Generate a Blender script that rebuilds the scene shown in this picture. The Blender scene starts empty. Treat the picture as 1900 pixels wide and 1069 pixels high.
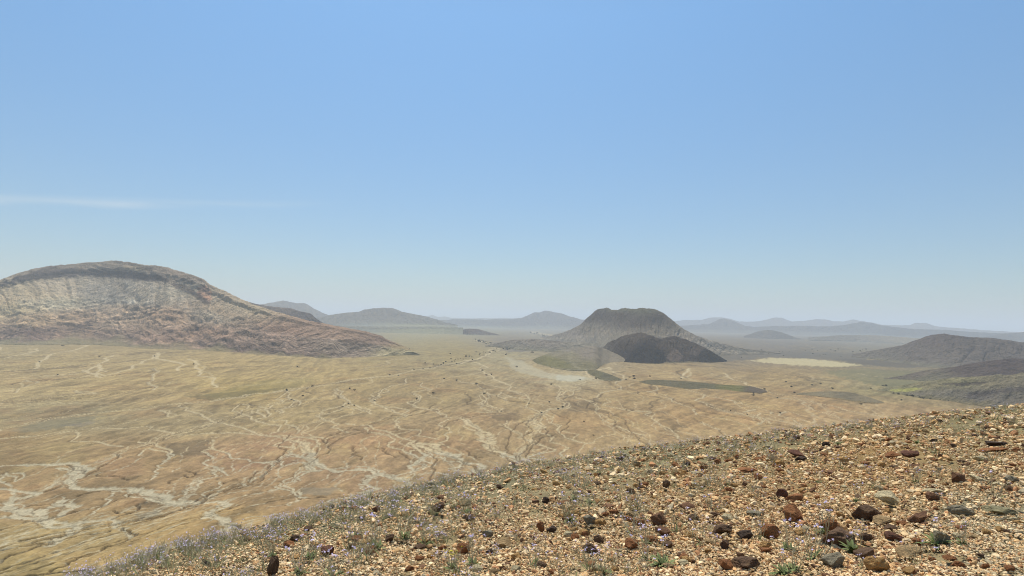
import bpy, bmesh, math, random
import numpy as np
from mathutils import Vector, Matrix, Euler

R = math.radians
sc = bpy.context.scene
random.seed(7)
rng = np.random.default_rng(11)

# ------------------------------------------------------------------ camera
F = 1132.0                      # focal length in photograph pixels (1900 wide)
CX, CY = 950.0, 534.5
PITCH, ROLL = R(3.02), R(1.25)
D = 150.0                       # eye height above the plain
H = 1.6                         # eye height above the hillside
fw = np.array([0.0, math.cos(PITCH), math.sin(PITCH)])
r0 = np.array([1.0, 0.0, 0.0])
u0 = np.cross(r0, fw)
RT = r0 * math.cos(ROLL) + u0 * math.sin(ROLL)
UP = -r0 * math.sin(ROLL) + u0 * math.cos(ROLL)
cam = bpy.data.cameras.new('camera')
cam.sensor_width = 36.0
cam.lens = 36.0 * F / 1900.0
cam.clip_start = 0.1
cam.clip_end = 200000.0
co = bpy.data.objects.new('camera', cam)
sc.collection.objects.link(co)
co.matrix_world = Matrix(((RT[0], UP[0], -fw[0], 0), (RT[1], UP[1], -fw[1], 0), (RT[2], UP[2], -fw[2], 0), (0, 0, 0, 1)))
sc.camera = co

# ------------------------------------------------------------------ light
SUN_EL, SUN_AZ = R(62), R(-9)         # azimuth measured from +Y towards +X
w = bpy.data.worlds.new('World')
sc.world = w
w.use_nodes = True
nt = w.node_tree
nt.nodes.clear()
out = nt.nodes.new('ShaderNodeOutputWorld')
bg = nt.nodes.new('ShaderNodeBackground')
bg.inputs['Strength'].default_value = 0.090
sky = nt.nodes.new('ShaderNodeTexSky')
sky.sky_type = 'NISHITA'
sky.sun_disc = False
sky.sun_elevation = SUN_EL
sky.sun_rotation = SUN_AZ
sky.altitude = 900
sky.air_density = 1.0
sky.dust_density = 0.8
sky.ozone_density = 1.2
# a thin streak of high cirrus low in the left of the sky
tc = nt.nodes.new('ShaderNodeTexCoord')
def math_node(op, a=None, b=None, c=None, clamp=False, tree=nt):
    n = tree.nodes.new('ShaderNodeMath'); n.operation = op; n.use_clamp = clamp
    for i, v in enumerate((a, b, c)):
        if v is None: continue
        if isinstance(v, (int, float)): n.inputs[i].default_value = v
        else: tree.links.new(v, n.inputs[i])
    return n.outputs[0]
sep = nt.nodes.new('ShaderNodeSeparateXYZ')
nt.links.new(tc.outputs['Generated'], sep.inputs[0])
az = math_node('ARCTAN2', sep.outputs[0], sep.outputs[1])
nz = nt.nodes.new('ShaderNodeTexNoise'); nz.inputs['Scale'].default_value = 6.0; nz.inputs['Detail'].default_value = 6
mp = nt.nodes.new('ShaderNodeMapping'); mp.inputs['Scale'].default_value = (1, 1, 9)
nt.links.new(tc.outputs['Generated'], mp.inputs[0]); nt.links.new(mp.outputs[0], nz.inputs['Vector'])
wob = math_node('MULTIPLY_ADD', nz.outputs['Fac'], 0.012, -0.006)
el0 = math_node('MULTIPLY_ADD', az, 0.093, 0.202)
dz = math_node('SUBTRACT', math_node('ADD', sep.outputs[2], wob), el0)
band = math_node('DIVIDE', math_node('ABSOLUTE', dz), 0.0085)
band = math_node('SUBTRACT', 1.0, band, clamp=True)
fade = math_node('MULTIPLY_ADD', az, -3.2, -0.85, clamp=True)
dens = math_node('MULTIPLY', math_node('MULTIPLY', band, fade), math_node('MULTIPLY_ADD', nz.outputs['Fac'], 1.4, -0.25, clamp=True))
dens = math_node('MULTIPLY', dens, 0.75, clamp=True)
tint = nt.nodes.new('ShaderNodeMix'); tint.data_type = 'RGBA'; tint.blend_type = 'MULTIPLY'
tint.inputs['Factor'].default_value = 1.0
lift = nt.nodes.new('ShaderNodeMix'); lift.data_type = 'RGBA'
lift.inputs['A'].default_value = (0.80, 0.85, 0.87, 1); lift.inputs['B'].default_value = (1.19, 1.60, 1.70, 1)
nt.links.new(math_node('MULTIPLY', sep.outputs[2], 2.2, clamp=True), lift.inputs['Factor'])
nt.links.new(lift.outputs['Result'], tint.inputs['B'])
nt.links.new(sky.outputs[0], tint.inputs['A'])
mx = nt.nodes.new('ShaderNodeMix'); mx.data_type = 'RGBA'
nt.links.new(dens, mx.inputs['Factor'])
nt.links.new(tint.outputs['Result'], mx.inputs['A'])
mx.inputs['B'].default_value = (8.2, 8.8, 9.2, 1)
nt.links.new(mx.outputs['Result'], bg.inputs['Color'])
nt.links.new(bg.outputs[0], out.inputs['Surface'])

sl = bpy.data.lights.new('sun', 'SUN')
sl.energy = 5.0
sl.angle = R(0.5)
sl.color = (1.0, 0.955, 0.88)
so = bpy.data.objects.new('sun', sl)
sc.collection.objects.link(so)
SUN = Vector((math.cos(SUN_EL) * math.sin(SUN_AZ), math.cos(SUN_EL) * math.cos(SUN_AZ), math.sin(SUN_EL)))
so.rotation_euler = SUN.to_track_quat('Z', 'Y').to_euler()
so.location = (0, 0, 300)
sc.view_settings.view_transform = 'Standard'
sc.view_settings.look = 'None'
sc.view_settings.exposure = 0.0
sc.view_settings.gamma = 1.0
sc.cycles.use_denoising = True
sc.cycles.denoising_prefilter = 'ACCURATE'
sc.cycles.denoising_input_passes = 'RGB_ALBEDO_NORMAL'
sc.cycles.max_bounces = 4
sc.cycles.volume_bounces = 1
sc.cycles.filter_width = 1.05

# ------------------------------------------------------------------ noise
_perms = {}
def _perm(seed):
    if seed not in _perms:
        g = np.random.default_rng(seed + 1000)
        p = g.permutation(256)
        a = g.uniform(0, 2 * math.pi, 256)
        _perms[seed] = (np.concatenate([p, p]).astype(np.int32), np.cos(a), np.sin(a))
    return _perms[seed]
def pn(x, y, seed=0):
    p, gx, gy = _perm(seed)
    xi = np.floor(x); yi = np.floor(y)
    xf = x - xi; yf = y - yi
    X = xi.astype(np.int64) & 255; Y = yi.astype(np.int64) & 255
    u = xf * xf * xf * (xf * (xf * 6 - 15) + 10); v = yf * yf * yf * (yf * (yf * 6 - 15) + 10)
    X1 = (X + 1) & 255; Y1 = (Y + 1) & 255
    def g(h, a, b): return gx[h] * a + gy[h] * b
    n00 = g(p[p[X] + Y], xf, yf); n10 = g(p[p[X1] + Y], xf - 1, yf)
    n01 = g(p[p[X] + Y1], xf, yf - 1); n11 = g(p[p[X1] + Y1], xf - 1, yf - 1)
    a = n00 + u * (n10 - n00); b = n01 + u * (n11 - n01)
    return (a + v * (b - a)) * 1.5
def fbm(x, y, o=4, seed=0, gain=0.5):
    s = np.zeros_like(x, dtype=float); a = 1.0; t = 0
    for k in range(o):
        s += a * pn(x * 2 ** k + 13.7 * k, y * 2 ** k - 7.1 * k, seed + k); t += a; a *= gain
    return s / t
def ridged(x, y, o=4, seed=0, gain=0.5):
    s = np.zeros_like(x, dtype=float); a = 1.0; t = 0
    for k in range(o):
        s += a * (1 - np.abs(pn(x * 2 ** k + 3.7 * k, y * 2 ** k + 9.1 * k, seed + k)) * 2); t += a; a *= gain
    return s / t
def sstep(a, b, x):
    t = np.clip((x - a) / (b - a), 0, 1); return t * t * (3 - 2 * t)

KA = 1.50                                 # how bright a sunlit surface of albedo 1 reads
def lin(c):
    c = np.asarray(c, float) / 255.0
    return np.where(c <= 0.04045, c / 12.92, ((c + 0.055) / 1.055) ** 2.4)
def A(*c): return lin(c) / KA

# ------------------------------------------------------------------ pixel <-> ray
def ray(px, py):
    px = np.asarray(px, float); py = np.asarray(py, float)
    a = (px - CX) / F; b = -(py - CY) / F
    v = fw + a[..., None] * RT + b[..., None] * UP
    return v
def proj(x, y, z):
    a = x * RT[0] + y * RT[1] + z * RT[2]; b = x * UP[0] + y * UP[1] + z * UP[2]; c = x * fw[0] + y * fw[1] + z * fw[2]
    c = np.maximum(c, 1e-3)
    return CX + F * a / c, CY - F * b / c
def gauss(x, y, cx, cy, sx, sy, ang=0.0):
    c, s = math.cos(ang), math.sin(ang)
    u = (x - cx) * c + (y - cy) * s; v = -(x - cx) * s + (y - cy) * c
    return np.exp(-(u / sx) ** 2 - (v / sy) ** 2)
def zplain(x, y):                         # broad shape of the valley floor
    r = np.hypot(x, y)
    z = -D + 34 * np.exp(-np.maximum(r - 230, 0) / 95)
    z = z + 10 * gauss(x, y, -170, 400, 70, 130, -0.5)
    n = fbm(x / 260, y / 260, 3, 5)
    z = z + n * 7 * sstep(3500, 900, r) + fbm(x / 1500, y / 1500, 2, 9) * 8 * sstep(600, 2500, r) * sstep(9000, 4000, r)
    return z
def hit(px, py, zf=zplain, t0=900.0):
    v = ray(px, py)
    t = np.full(v.shape[:-1], t0)
    dz = np.minimum(v[..., 2], -0.0045)
    t = -D / dz
    for _ in range(14):
        t = 0.45 * t + 0.55 * zf(v[..., 0] * t, v[..., 1] * t) / dz
    return v[..., 0] * t, v[..., 1] * t

# ------------------------------------------------------------------ mesh helpers
col = sc.collection
def link(o):
    col.objects.link(o); return o
def grid_mesh(name, X, Y, Z, rgb, mat, flip=False):
    nr, nc = X.shape
    me = bpy.data.meshes.new(name)
    v = np.stack([X, Y, Z], -1).reshape(-1, 3).astype(np.float32)
    i = np.arange(nr * nc).reshape(nr, nc)
    q = np.stack([i[:-1, :-1], i[:-1, 1:], i[1:, 1:], i[1:, :-1]], -1).reshape(-1, 4)
    if flip: q = q[:, ::-1]
    me.vertices.add(len(v)); me.vertices.foreach_set('co', v.ravel())
    me.loops.add(q.size); me.loops.foreach_set('vertex_index', q.ravel().astype(np.int32))
    me.polygons.add(len(q)); me.polygons.foreach_set('loop_start', np.arange(0, q.size, 4, dtype=np.int32))
    me.polygons.foreach_set('loop_total', np.full(len(q), 4, np.int32))
    me.polygons.foreach_set('use_smooth', np.ones(len(q), bool))
    me.update()
    if rgb is not None:
        at = me.color_attributes.new('Col', 'FLOAT_COLOR', 'POINT')
        c = np.concatenate([rgb.reshape(-1, 3), np.ones((len(v), 1))], 1).astype(np.float32)
        at.data.foreach_set('color', c.ravel())
    me.materials.append(mat)
    o = link(bpy.data.objects.new(name, me))
    return o
def tri_mesh(name, v, f, rgb=None, mats=(), mi=None, smooth=False):
    me = bpy.data.meshes.new(name)
    v = np.asarray(v, np.float32); f = np.asarray(f, np.int32)
    k = f.shape[1]
    me.vertices.add(len(v)); me.vertices.foreach_set('co', v.ravel())
    me.loops.add(f.size); me.loops.foreach_set('vertex_index', f.ravel())
    me.polygons.add(len(f)); me.polygons.foreach_set('loop_start', np.arange(0, f.size, k, dtype=np.int32))
    me.polygons.foreach_set('loop_total', np.full(len(f), k, np.int32))
    me.polygons.foreach_set('use_smooth', np.full(len(f), smooth, bool))
    if mi is not None: me.polygons.foreach_set('material_index', np.asarray(mi, np.int32))
    me.update(); me.validate()
    if rgb is not None:
        at = me.color_attributes.new('Col', 'FLOAT_COLOR', 'POINT')
        c = np.concatenate([rgb, np.ones((len(v), 1))], 1).astype(np.float32)
        at.data.foreach_set('color', c.ravel())
    for m in mats: me.materials.append(m)
    return me
def structure(o): o['kind'] = 'structure'; return o
def tag(o, label, cat, group=None):
    o['label'] = label; o['category'] = cat
    if group: o['group'] = group
    return o

# ------------------------------------------------------------------ materials
def base_mat(name):
    m = bpy.data.materials.new(name); m.use_nodes = True
    t = m.node_tree; b = t.nodes['Principled BSDF']
    b.inputs['Roughness'].default_value = 0.95
    b.inputs['Specular IOR Level'].default_value = 0.12
    return m, t, b
def terrain_mat(name, s1, s2, amt, bump, bscale, bdist):
    m, t, b = base_mat(name)
    at = t.nodes.new('ShaderNodeAttribute'); at.attribute_name = 'Col'
    g = t.nodes.new('ShaderNodeNewGeometry')
    def nzt(scale, detail=6, rough=0.6):
        n = t.nodes.new('ShaderNodeTexNoise'); n.inputs['Scale'].default_value = scale
        n.inputs['Detail'].default_value = detail; n.inputs['Roughness'].default_value = rough
        t.links.new(g.outputs['Position'], n.inputs['Vector']); return n.outputs['Fac']
    a = math_node('MULTIPLY_ADD', nzt(s1), amt, 1 - amt * 0.5, tree=t)
    c = math_node('MULTIPLY_ADD', nzt(s2), amt, 1 - amt * 0.5, tree=t)
    v = math_node('MULTIPLY', a, c, tree=t)
    mm = t.nodes.new('ShaderNodeVectorMath'); mm.operation = 'SCALE'
    t.links.new(at.outputs['Color'], mm.inputs[0]); t.links.new(v, mm.inputs['Scale'])
    t.links.new(mm.outputs[0], b.inputs['Base Color'])
    bp = t.nodes.new('ShaderNodeBump'); bp.inputs['Strength'].default_value = bump; bp.inputs['Distance'].default_value = bdist
    t.links.new(nzt(bscale, 8, 0.65), bp.inputs['Height']); t.links.new(bp.outputs[0], b.inputs['Normal'])
    return m
M_plain = terrain_mat('desert_floor', 0.09, 0.55, 0.8, 0.8, 0.25, 2.0)
M_hill = terrain_mat('hill_rock', 0.03, 0.25, 0.75, 1.0, 0.03, 22.0)
M_slope = terrain_mat('stony_soil', 3.0, 40.0, 0.8, 0.9, 28.0, 0.03)
def stone_attr_mat():
    m, t, b = base_mat('gravel_stone')
    at = t.nodes.new('ShaderNodeAttribute'); at.attribute_name = 'Col'
    g = t.nodes.new('ShaderNodeNewGeometry')
    n = t.nodes.new('ShaderNodeTexNoise'); n.inputs['Scale'].default_value = 45; n.inputs['Detail'].default_value = 5
    t.links.new(g.outputs['Position'], n.inputs['Vector'])
    v = math_node('MULTIPLY_ADD', n.outputs['Fac'], 0.9, 0.55, tree=t)
    mm = t.nodes.new('ShaderNodeVectorMath'); mm.operation = 'SCALE'
    t.links.new(at.outputs['Color'], mm.inputs[0]); t.links.new(v, mm.inputs['Scale'])
    t.links.new(mm.outputs[0], b.inputs['Base Color'])
    return m
M_gravel = stone_attr_mat()
def rock_mat():
    m, t, b = base_mat('loose_rock')
    oi = t.nodes.new('ShaderNodeObjectInfo'); tcn = t.nodes.new('ShaderNodeTexCoord')
    def nzt(scale, detail, rough=0.6):
        n = t.nodes.new('ShaderNodeTexNoise'); n.inputs['Scale'].default_value = scale
        n.inputs['Detail'].default_value = detail; n.inputs['Roughness'].default_value = rough
        t.links.new(tcn.outputs['Object'], n.inputs['Vector']); return n.outputs['Fac']
    v = math_node('MULTIPLY_ADD', nzt(2.2, 8, 0.7), 1.7, 0.15, tree=t)
    mm = t.nodes.new('ShaderNodeVectorMath'); mm.operation = 'SCALE'
    t.links.new(oi.outputs['Color'], mm.inputs[0]); t.links.new(v, mm.inputs['Scale'])
    rp = t.nodes.new('ShaderNodeValToRGB'); rp.color_ramp.elements[0].position = 0.56; rp.color_ramp.elements[1].position = 0.7
    t.links.new(nzt(3.1, 6), rp.inputs[0])
    mx = t.nodes.new('ShaderNodeMix'); mx.data_type = 'RGBA'
    f = math_node('MULTIPLY', rp.outputs[0], 0.5, tree=t)
    t.links.new(f, mx.inputs['Factor']); t.links.new(mm.outputs[0], mx.inputs['A'])
    mx.inputs['B'].default_value = (*A(176, 140, 92), 1)
    t.links.new(mx.outputs['Result'], b.inputs['Base Color'])
    bp = t.nodes.new('ShaderNodeBump'); bp.inputs['Strength'].default_value = 0.7; bp.inputs['Distance'].default_value = 0.12
    t.links.new(nzt(5.0, 9, 0.7), bp.inputs['Height']); t.links.new(bp.outputs[0], b.inputs['Normal'])
    return m
M_rock = rock_mat()
def plain_mat(name, c, amt=0.35, scale=60.0, trans=0.0):
    m, t, b = base_mat(name)
    b.inputs['Roughness'].default_value = 0.7
    g = t.nodes.new('ShaderNodeNewGeometry')
    n = t.nodes.new('ShaderNodeTexNoise'); n.inputs['Scale'].default_value = scale
    t.links.new(g.outputs['Position'], n.inputs['Vector'])
    v = math_node('MULTIPLY_ADD', n.outputs['Fac'], amt * 2, 1 - amt, tree=t)
    mm = t.nodes.new('ShaderNodeVectorMath'); mm.operation = 'SCALE'
    mm.inputs[0].default_value = tuple(c); t.links.new(v, mm.inputs['Scale'])
    t.links.new(mm.outputs[0], b.inputs['Base Color'])
    return m
M_stem = plain_mat('grey_green_stem', (0.44, 0.39, 0.24))
M_leaf = plain_mat('green_leaf', (0.19, 0.22, 0.08))
M_petal = plain_mat('lavender_petal', (0.64, 0.54, 0.72), 0.2)
M_yellow = plain_mat('yellow_petal', (0.62, 0.50, 0.05), 0.2)
M_dry = plain_mat('dry_stem', (0.36, 0.30, 0.16))
M_shrub = plain_mat('dark_shrub_leaf', (0.032, 0.036, 0.02), 0.4, 1.0)
M_bark = plain_mat('shrub_bark', (0.09, 0.07, 0.05), 0.3, 4.0)

# ------------------------------------------------------------------ painting from control points
def blend_points(px, py, pts, sx, sy):
    acc = np.zeros(px.shape + (3,)); wt = np.full(px.shape, 1e-9)
    for x, y, c in pts:
        k = 1.0 / (0.02 + ((px - x) / sx) ** 2 + ((py - y) / sy) ** 2) ** 1.6
        acc += k[..., None] * A(*c); wt += k
    return acc / wt[..., None]
def inpoly(px, py, poly):
    n = len(poly)
    xs = [p[0] for p in poly]; ys = [p[1] for p in poly]
    res = np.zeros(px.shape, bool)
    m = (px >= min(xs)) & (px <= max(xs)) & (py >= min(ys)) & (py <= max(ys))
    a = px[m]; b = py[m]; r = np.zeros(a.shape, bool)
    j = n - 1
    for i in range(n):
        x1, y1, x2, y2 = xs[i], ys[i], xs[j], ys[j]
        if y1 != y2:
            c = ((y1 > b) != (y2 > b)) & (a < (x2 - x1) * (b - y1) / (y2 - y1) + x1)
            r ^= c
        j = i
    res[m] = r
    return res
def patch(rgb, px, py, poly, c, k, wx, wy, seed, freq=0.08, fy=2.5):
    qx = px + wx * fbm(px * freq, py * freq * fy, 4, seed, 0.6)
    qy = py + wy * fbm(px * freq + 50, py * freq * fy + 20, 4, seed + 7, 0.6)
    acc = np.zeros(px.shape)
    for ox, oy in ((0, 0), (.6, .3), (-.6, .3), (.4, -.4), (-.4, -.4)):
        acc += inpoly(qx + ox * wx * .25, qy + oy * wy * .5, poly)
    m = (acc / 5 * k)[..., None]
    rgb[:] = rgb * (1 - m) + A(*c) * m

# ------------------------------------------------------------------ the plain
us = np.concatenate([np.linspace(-3.2, -0.98, 40)[:-1], np.arange(-0.98, 0.9801, 1.45 / F), np.linspace(0.98, 3.2, 40)[1:]])
Yp = np.concatenate([np.linspace(3.6, 70, 150)[:-1], np.linspace(70, 560, 560)[:-1], np.linspace(560, 1500, 50)])
ys = F * D / Yp
U, YY = np.meshgrid(us, ys)
XX = U * YY
nr, nc = XX.shape
row_of = lambda y: np.interp(-y, -ys, np.arange(nr))
col_of = lambda u: np.interp(u, us, np.arange(nc))

streams = []                                # (x, y arrays, half width m, strength, relief, dark)
def trace(pts, ox, oy, s, wd, k=1.0, relief=1.0, dark=0.0, jit=0.22, depth=3):
    px = np.array([ox + p[0] * s for p in pts]); py = np.array([oy + p[1] * s for p in pts])
    x, y = hit(px, py)
    P = np.stack([x, y], -1)
    for d in range(depth):
        a = P[:-1]; b = P[1:]; m = (a + b) / 2
        dv = b - a; L = np.hypot(dv[:, 0], dv[:, 1])
        nrm = np.stack([-dv[:, 1], dv[:, 0]], -1)
        off = np.clip(rng.normal(0, jit * (0.75 ** d), len(L)), -.4, .4)
        fz = np.clip(600.0 / np.hypot(m[:, 0], m[:, 1]), 0.25, 1.0)
        m = m + nrm * (off * fz)[:, None]
        Q = np.empty((len(P) + len(m), 2)); Q[0::2] = P; Q[1::2] = m; P = Q
    streams.append((P, wd, k, relief, dark))
S5, S6, S3, S4, S2, S1 = (0, 720, .3264), (500, 720, .3264), (840, 540, .2526), (1300, 540, .3181), (400, 500, .2526), (0, 460, .2526)
big = [
 (S5, 6.5, [(150,420),(300,418),(480,425),(440,480),(405,520),(430,548),(600,555),(760,560),(850,590),(960,615),(1020,635),(1130,632),(1265,625),(1255,660),(1185,690),(1240,715),(1285,740),(1285,775)]),
 (S5, 9, [(740,560),(850,575),(940,600)]), (S5, 7, [(860,600),(980,630),(1060,640)]),
 (S5, 8, [(440,430),(420,470),(400,520)]), (S5, 6, [(330,440),(400,450),(470,440)]),
 (S5, 5, [(0,500),(60,560),(60,640),(110,690),(200,720),(280,740),(350,770),(450,770)]),
 (S5, 7, [(60,660),(140,680),(240,700),(330,650),(350,620)]), (S5, 6, [(350,620),(385,640),(360,690),(300,740)]),
 (S5, 5, [(450,770),(390,810),(330,850),(280,870)]), (S5, 4, [(0,720),(100,715),(240,745),(420,755),(540,735),(640,720),(665,735),(650,770)]),
 (S5, 1.6, [(650,770),(710,790),(740,820),(775,812)]), (S5, 3, [(0,500),(20,470),(80,520)]),
 (S6, 6.5, [(370,460),(450,455),(560,450),(620,470),(700,495),(740,510),(790,520),(760,560)]), (S6, 5, [(200,300),(230,350),(210,390),(290,420),(370,460)]),
 (S6, 5, [(620,470),(560,510),(520,530),(570,565),(540,590)]), (S6, 1.6, [(540,590),(440,600),(385,610),(380,640)]),
 (S6, 10, [(150,290),(210,340),(230,380)]), (S6, 9, [(860,310),(1000,360),(1050,385)]), (S6, 8, [(1200,240),(1240,300),(1230,330)]),
 (S6, 7, [(850,300),(950,330),(1030,370),(1100,410),(1170,460),(1210,480)]), (S6, 7, [(1100,165),(1130,195),(1200,235),(1270,260),(1260,290),(1220,310),(1260,340),(1340,365),(1400,400),(1500,430)]),
 (S6, 5, [(1510,160),(1530,200),(1520,220)]), (S6, 4.5, [(820,290),(850,340),(860,400),(860,450)]),
 (S5, 4, [(1620,270),(1680,330),(1740,385),(1790,455),(1840,450)]),
]
mid = [
 (S5, [(1020,615),(1060,570),(1130,540),(1180,500),(1215,430),(1190,370),(1150,350),(1190,300),(1210,285)]),
 (S5, [(1215,430),(1220,490),(1260,480)]), (S5, [(1190,320),(1280,355),(1320,385),(1420,405),(1490,410),(1520,455),(1430,505),(1405,540)]),
 (S5, [(830,510),(880,460),(930,410),(990,370),(930,330),(840,300),(790,290)]), (S5, [(790,370),(850,330),(930,400)]),
 (S5, [(640,575),(600,610),(595,645),(510,700)]), (S5, [(1220,610),(1210,560),(1250,520)]),
 (S5, [(1490,410),(1640,425),(1720,410),(1790,455)]), (S5, [(1790,455),(1700,490),(1595,530),(1660,565),(1700,570),(1690,600),(1650,650)]),
 (S5, [(1750,270),(1780,330),(1740,380),(1790,455)]),
 (S5, [(0,230),(120,205),(250,180),(420,150),(600,128),(830,105),(1000,85),(1200,72),(1400,45),(1600,15),(1700,0)]),
 (S5, [(0,275),(200,265),(400,235),(600,215),(850,208),(930,235),(1020,255),(1200,245),(1380,250),(1580,265),(1700,270)]),
 (S5, [(900,120),(960,135),(1000,155)]), (S5, [(1020,90),(1100,130),(1180,160),(1280,190),(1400,225),(1580,265)]),
 (S5, [(1360,90),(1380,140),(1430,170),(1500,190),(1580,235),(1540,245)]), (S5, [(1640,20),(1600,70),(1520,120),(1500,160),(1440,170)]),
 (S5, [(1640,60),(1700,70),(1600,110),(1590,140)]), (S5, [(700,320),(400,290),(430,240)]), (S5, [(0,430),(150,420)]),
 (S6, [(0,175),(100,180),(150,210),(170,235),(140,250)]), (S6, [(380,0),(410,50),(430,80),(400,110),(330,140),(270,150),(290,170),(350,180),(350,215),(450,245)]),
 (S6, [(460,90),(520,120),(570,135)]), (S6, [(650,0),(580,60),(600,85),(660,110),(720,135),(780,155),(710,180),(740,210)]),
 (S6, [(820,30),(850,60),(820,90),(900,110),(960,130),(990,160),(1100,165)]), (S6, [(1240,20),(1210,70),(1240,100),(1330,130),(1180,130)]),
 (S6, [(430,195),(560,200),(700,250),(820,290)]), (S6, [(0,265),(130,265),(220,270),(330,280)]),
 (S6, [(740,510),(790,465),(840,440),(860,400)]), (S6, [(260,455),(150,490),(60,530),(140,565),(170,600)]),
 (S6, [(850,480),(940,465),(1020,480),(980,520)]), (S6, [(1680,0),(1630,50),(1690,75),(1600,110),(1580,130),(1510,160)]),
 (S6, [(1540,120),(1600,190),(1650,210),(1838,310)]), (S6, [(1530,220),(1620,270),(1680,320),(1660,350),(1690,385)]),
 (S6, [(1350,180),(1360,220),(1480,290),(1600,330),(1500,370),(1530,395)]), (S6, [(1200,20),(1480,60),(1560,150)]),
 (S6, [(560,200),(560,240),(680,300),(720,330),(830,410)]), (S6, [(740,210),(860,230),(960,280)]), (S6, [(1020,170),(1040,240),(960,300)]),
 (S3, [(0,545),(100,520),(200,490),(270,460),(340,420),(280,390),(180,360)]), (S3, [(150,520),(200,580),(300,630),(420,690),(560,780)]),
 (S3, [(30,650),(180,680),(280,720),(250,790),(200,850),(300,880)]), (S3, [(720,680),(790,740),(760,780),(830,820),(700,860),(600,900),(640,950),(600,1000)]),
 (S3, [(790,760),(900,690),(1000,660),(1250,650)]), (S3, [(900,780),(1050,830),(1050,880),(1130,950),(1250,1000),(1400,1050)]),
 (S3, [(1280,640),(1240,720),(1080,790)]), (S3, [(1300,650),(1500,700),(1620,780),(1780,860),(1790,900)]),
 (S3, [(1130,790),(1300,870),(1460,880),(1500,950),(1650,1069)]), (S3, [(1680,640),(1740,570)]), (S3, [(1650,700),(1780,800),(1900,830)]),
 (S3, [(1070,580),(1150,560),(1180,600),(1260,640)]), (S3, [(400,720),(570,790)]), (S3, [(690,350),(620,310),(580,300)]),
 (S3, [(950,580),(1000,620),(1050,650)]), (S3, [(80,920),(140,960),(200,1010),(300,1040)]), (S3, [(360,740),(400,790),(380,800)]),
 (S4, [(0,640),(130,690),(240,710),(330,770)]), (S4, [(140,480),(200,520),(380,580)]), (S4, [(380,580),(550,620),(660,690),(830,740),(900,750)]),
 (S4, [(0,600),(200,640),(330,720),(400,760)]), (S4, [(420,620),(640,640),(900,700),(1100,740)]), (S4, [(100,690),(180,700)]),
 (S4, [(0,760),(60,780),(120,800)]), (S4, [(500,700),(640,760)]), (S4, [(230,640),(420,700),(560,760)]),
 (S2, [(0,950),(200,920),(520,875),(700,855),(900,825),(1130,795),(1400,755),(1600,725),(1900,665)]),
 (S2, [(520,880),(480,930),(500,960),(400,1010),(360,1069)]), (S2, [(520,930),(620,960),(540,1000),(470,1050)]),
 (S2, [(870,900),(940,930),(990,970),(900,1000),(740,1060)]), (S2, [(1400,800),(1240,870),(1190,920),(1130,960),(1230,1000),(1400,1069)]),
 (S2, [(1520,830),(1590,880),(1440,900),(1500,960),(1450,980),(1620,1030),(1660,1060)]), (S2, [(990,980),(1140,1050)]), (S2, [(200,980),(180,1040)]),
 (S1, [(730,860),(740,890),(710,920),(740,950)]), (S1, [(1160,770),(1190,820),(1240,830),(1310,900)]), (S1, [(1150,880),(1120,930),(1100,1000),(1130,1040)]),
 (S1, [(190,970),(160,1020),(110,1060)]), (S1, [(0,750),(100,705)]), (S1, [(40,810),(180,780),(270,740)]), (S1, [(250,890),(350,800),(540,705)]),
 (S1, [(1380,820),(1480,900),(1560,980),(1590,1020)]), (S1, [(620,900),(540,930),(300,940)]), (S1, [(560,1040),(700,1069)]), (S1, [(830,790),(640,900),(500,960)]),
 (S1, [(1210,770),(1040,850),(800,930)]),
]
dark_l = [
 (S5, [(0,970),(60,930),(180,890),(300,850)]), (S5, [(700,770),(780,815),(720,845),(600,880),(500,930),(380,985),(300,1030)]), (S5, [(330,1025),(430,1018),(530,1000)]),
 (S5, [(400,830),(500,810),(620,793)]), (S5, [(640,720),(780,650),(900,630)]), (S5, [(770,735),(820,715),(910,700)]), (S5, [(440,600),(560,580)]),
 (S5, [(545,480),(640,490),(700,520)]), (S5, [(1285,745),(1330,775),(1385,790)]), (S5, [(0,1062),(120,1050),(260,1035)]), (S5, [(820,520),(900,500)]), (S5, [(960,530),(1050,485)]),
 (S5, [(1270,525),(1350,510)]), (S5, [(1060,460),(1075,500)]), (S5, [(650,680),(710,690)]), (S6, [(600,330),(650,350),(720,390)]), (S6, [(740,350),(800,395)]), (S6, [(480,230),(540,260)]),
 (S6, [(1290,370),(1370,410)]), (S6, [(1120,350),(1180,390),(1240,390)]), (S6, [(400,600),(540,585)]), (S6, [(170,612),(330,605)]), (S6, [(1330,60),(1450,80)]),
 (S6, [(480,330),(470,370),(520,400)]), (S5, [(380,420),(500,470)]), (S3, [(1000,790),(1090,820)]), (S3, [(1250,840),(1330,870)]),
]
for (o, s, pts) in big:
    trace(pts, *o, s * .48, .95, 1.4)
    for q in range(1):
        dx, dy = rng.normal(0, s * 2.2), rng.normal(0, s * 1.1)
        trace([(a + dx + rng.normal(0, s * 1.6), b + dy + rng.normal(0, s * .8)) for a, b in pts], *o, rng.uniform(.7, 1.9), rng.uniform(.55, .9), .6)
for (o, pts) in mid:
    trace(pts, *o, 1.15, 0.85, 1.0)
    if rng.random() < .35: trace([(a + rng.normal(0, 10), b + rng.normal(0, 5)) for a, b in pts], *o, .8, rng.uniform(.35, .65), .5)
for (o, pts) in dark_l: trace(pts, *o, 1.1, 0.0, 0.5, 1.0)
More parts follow.
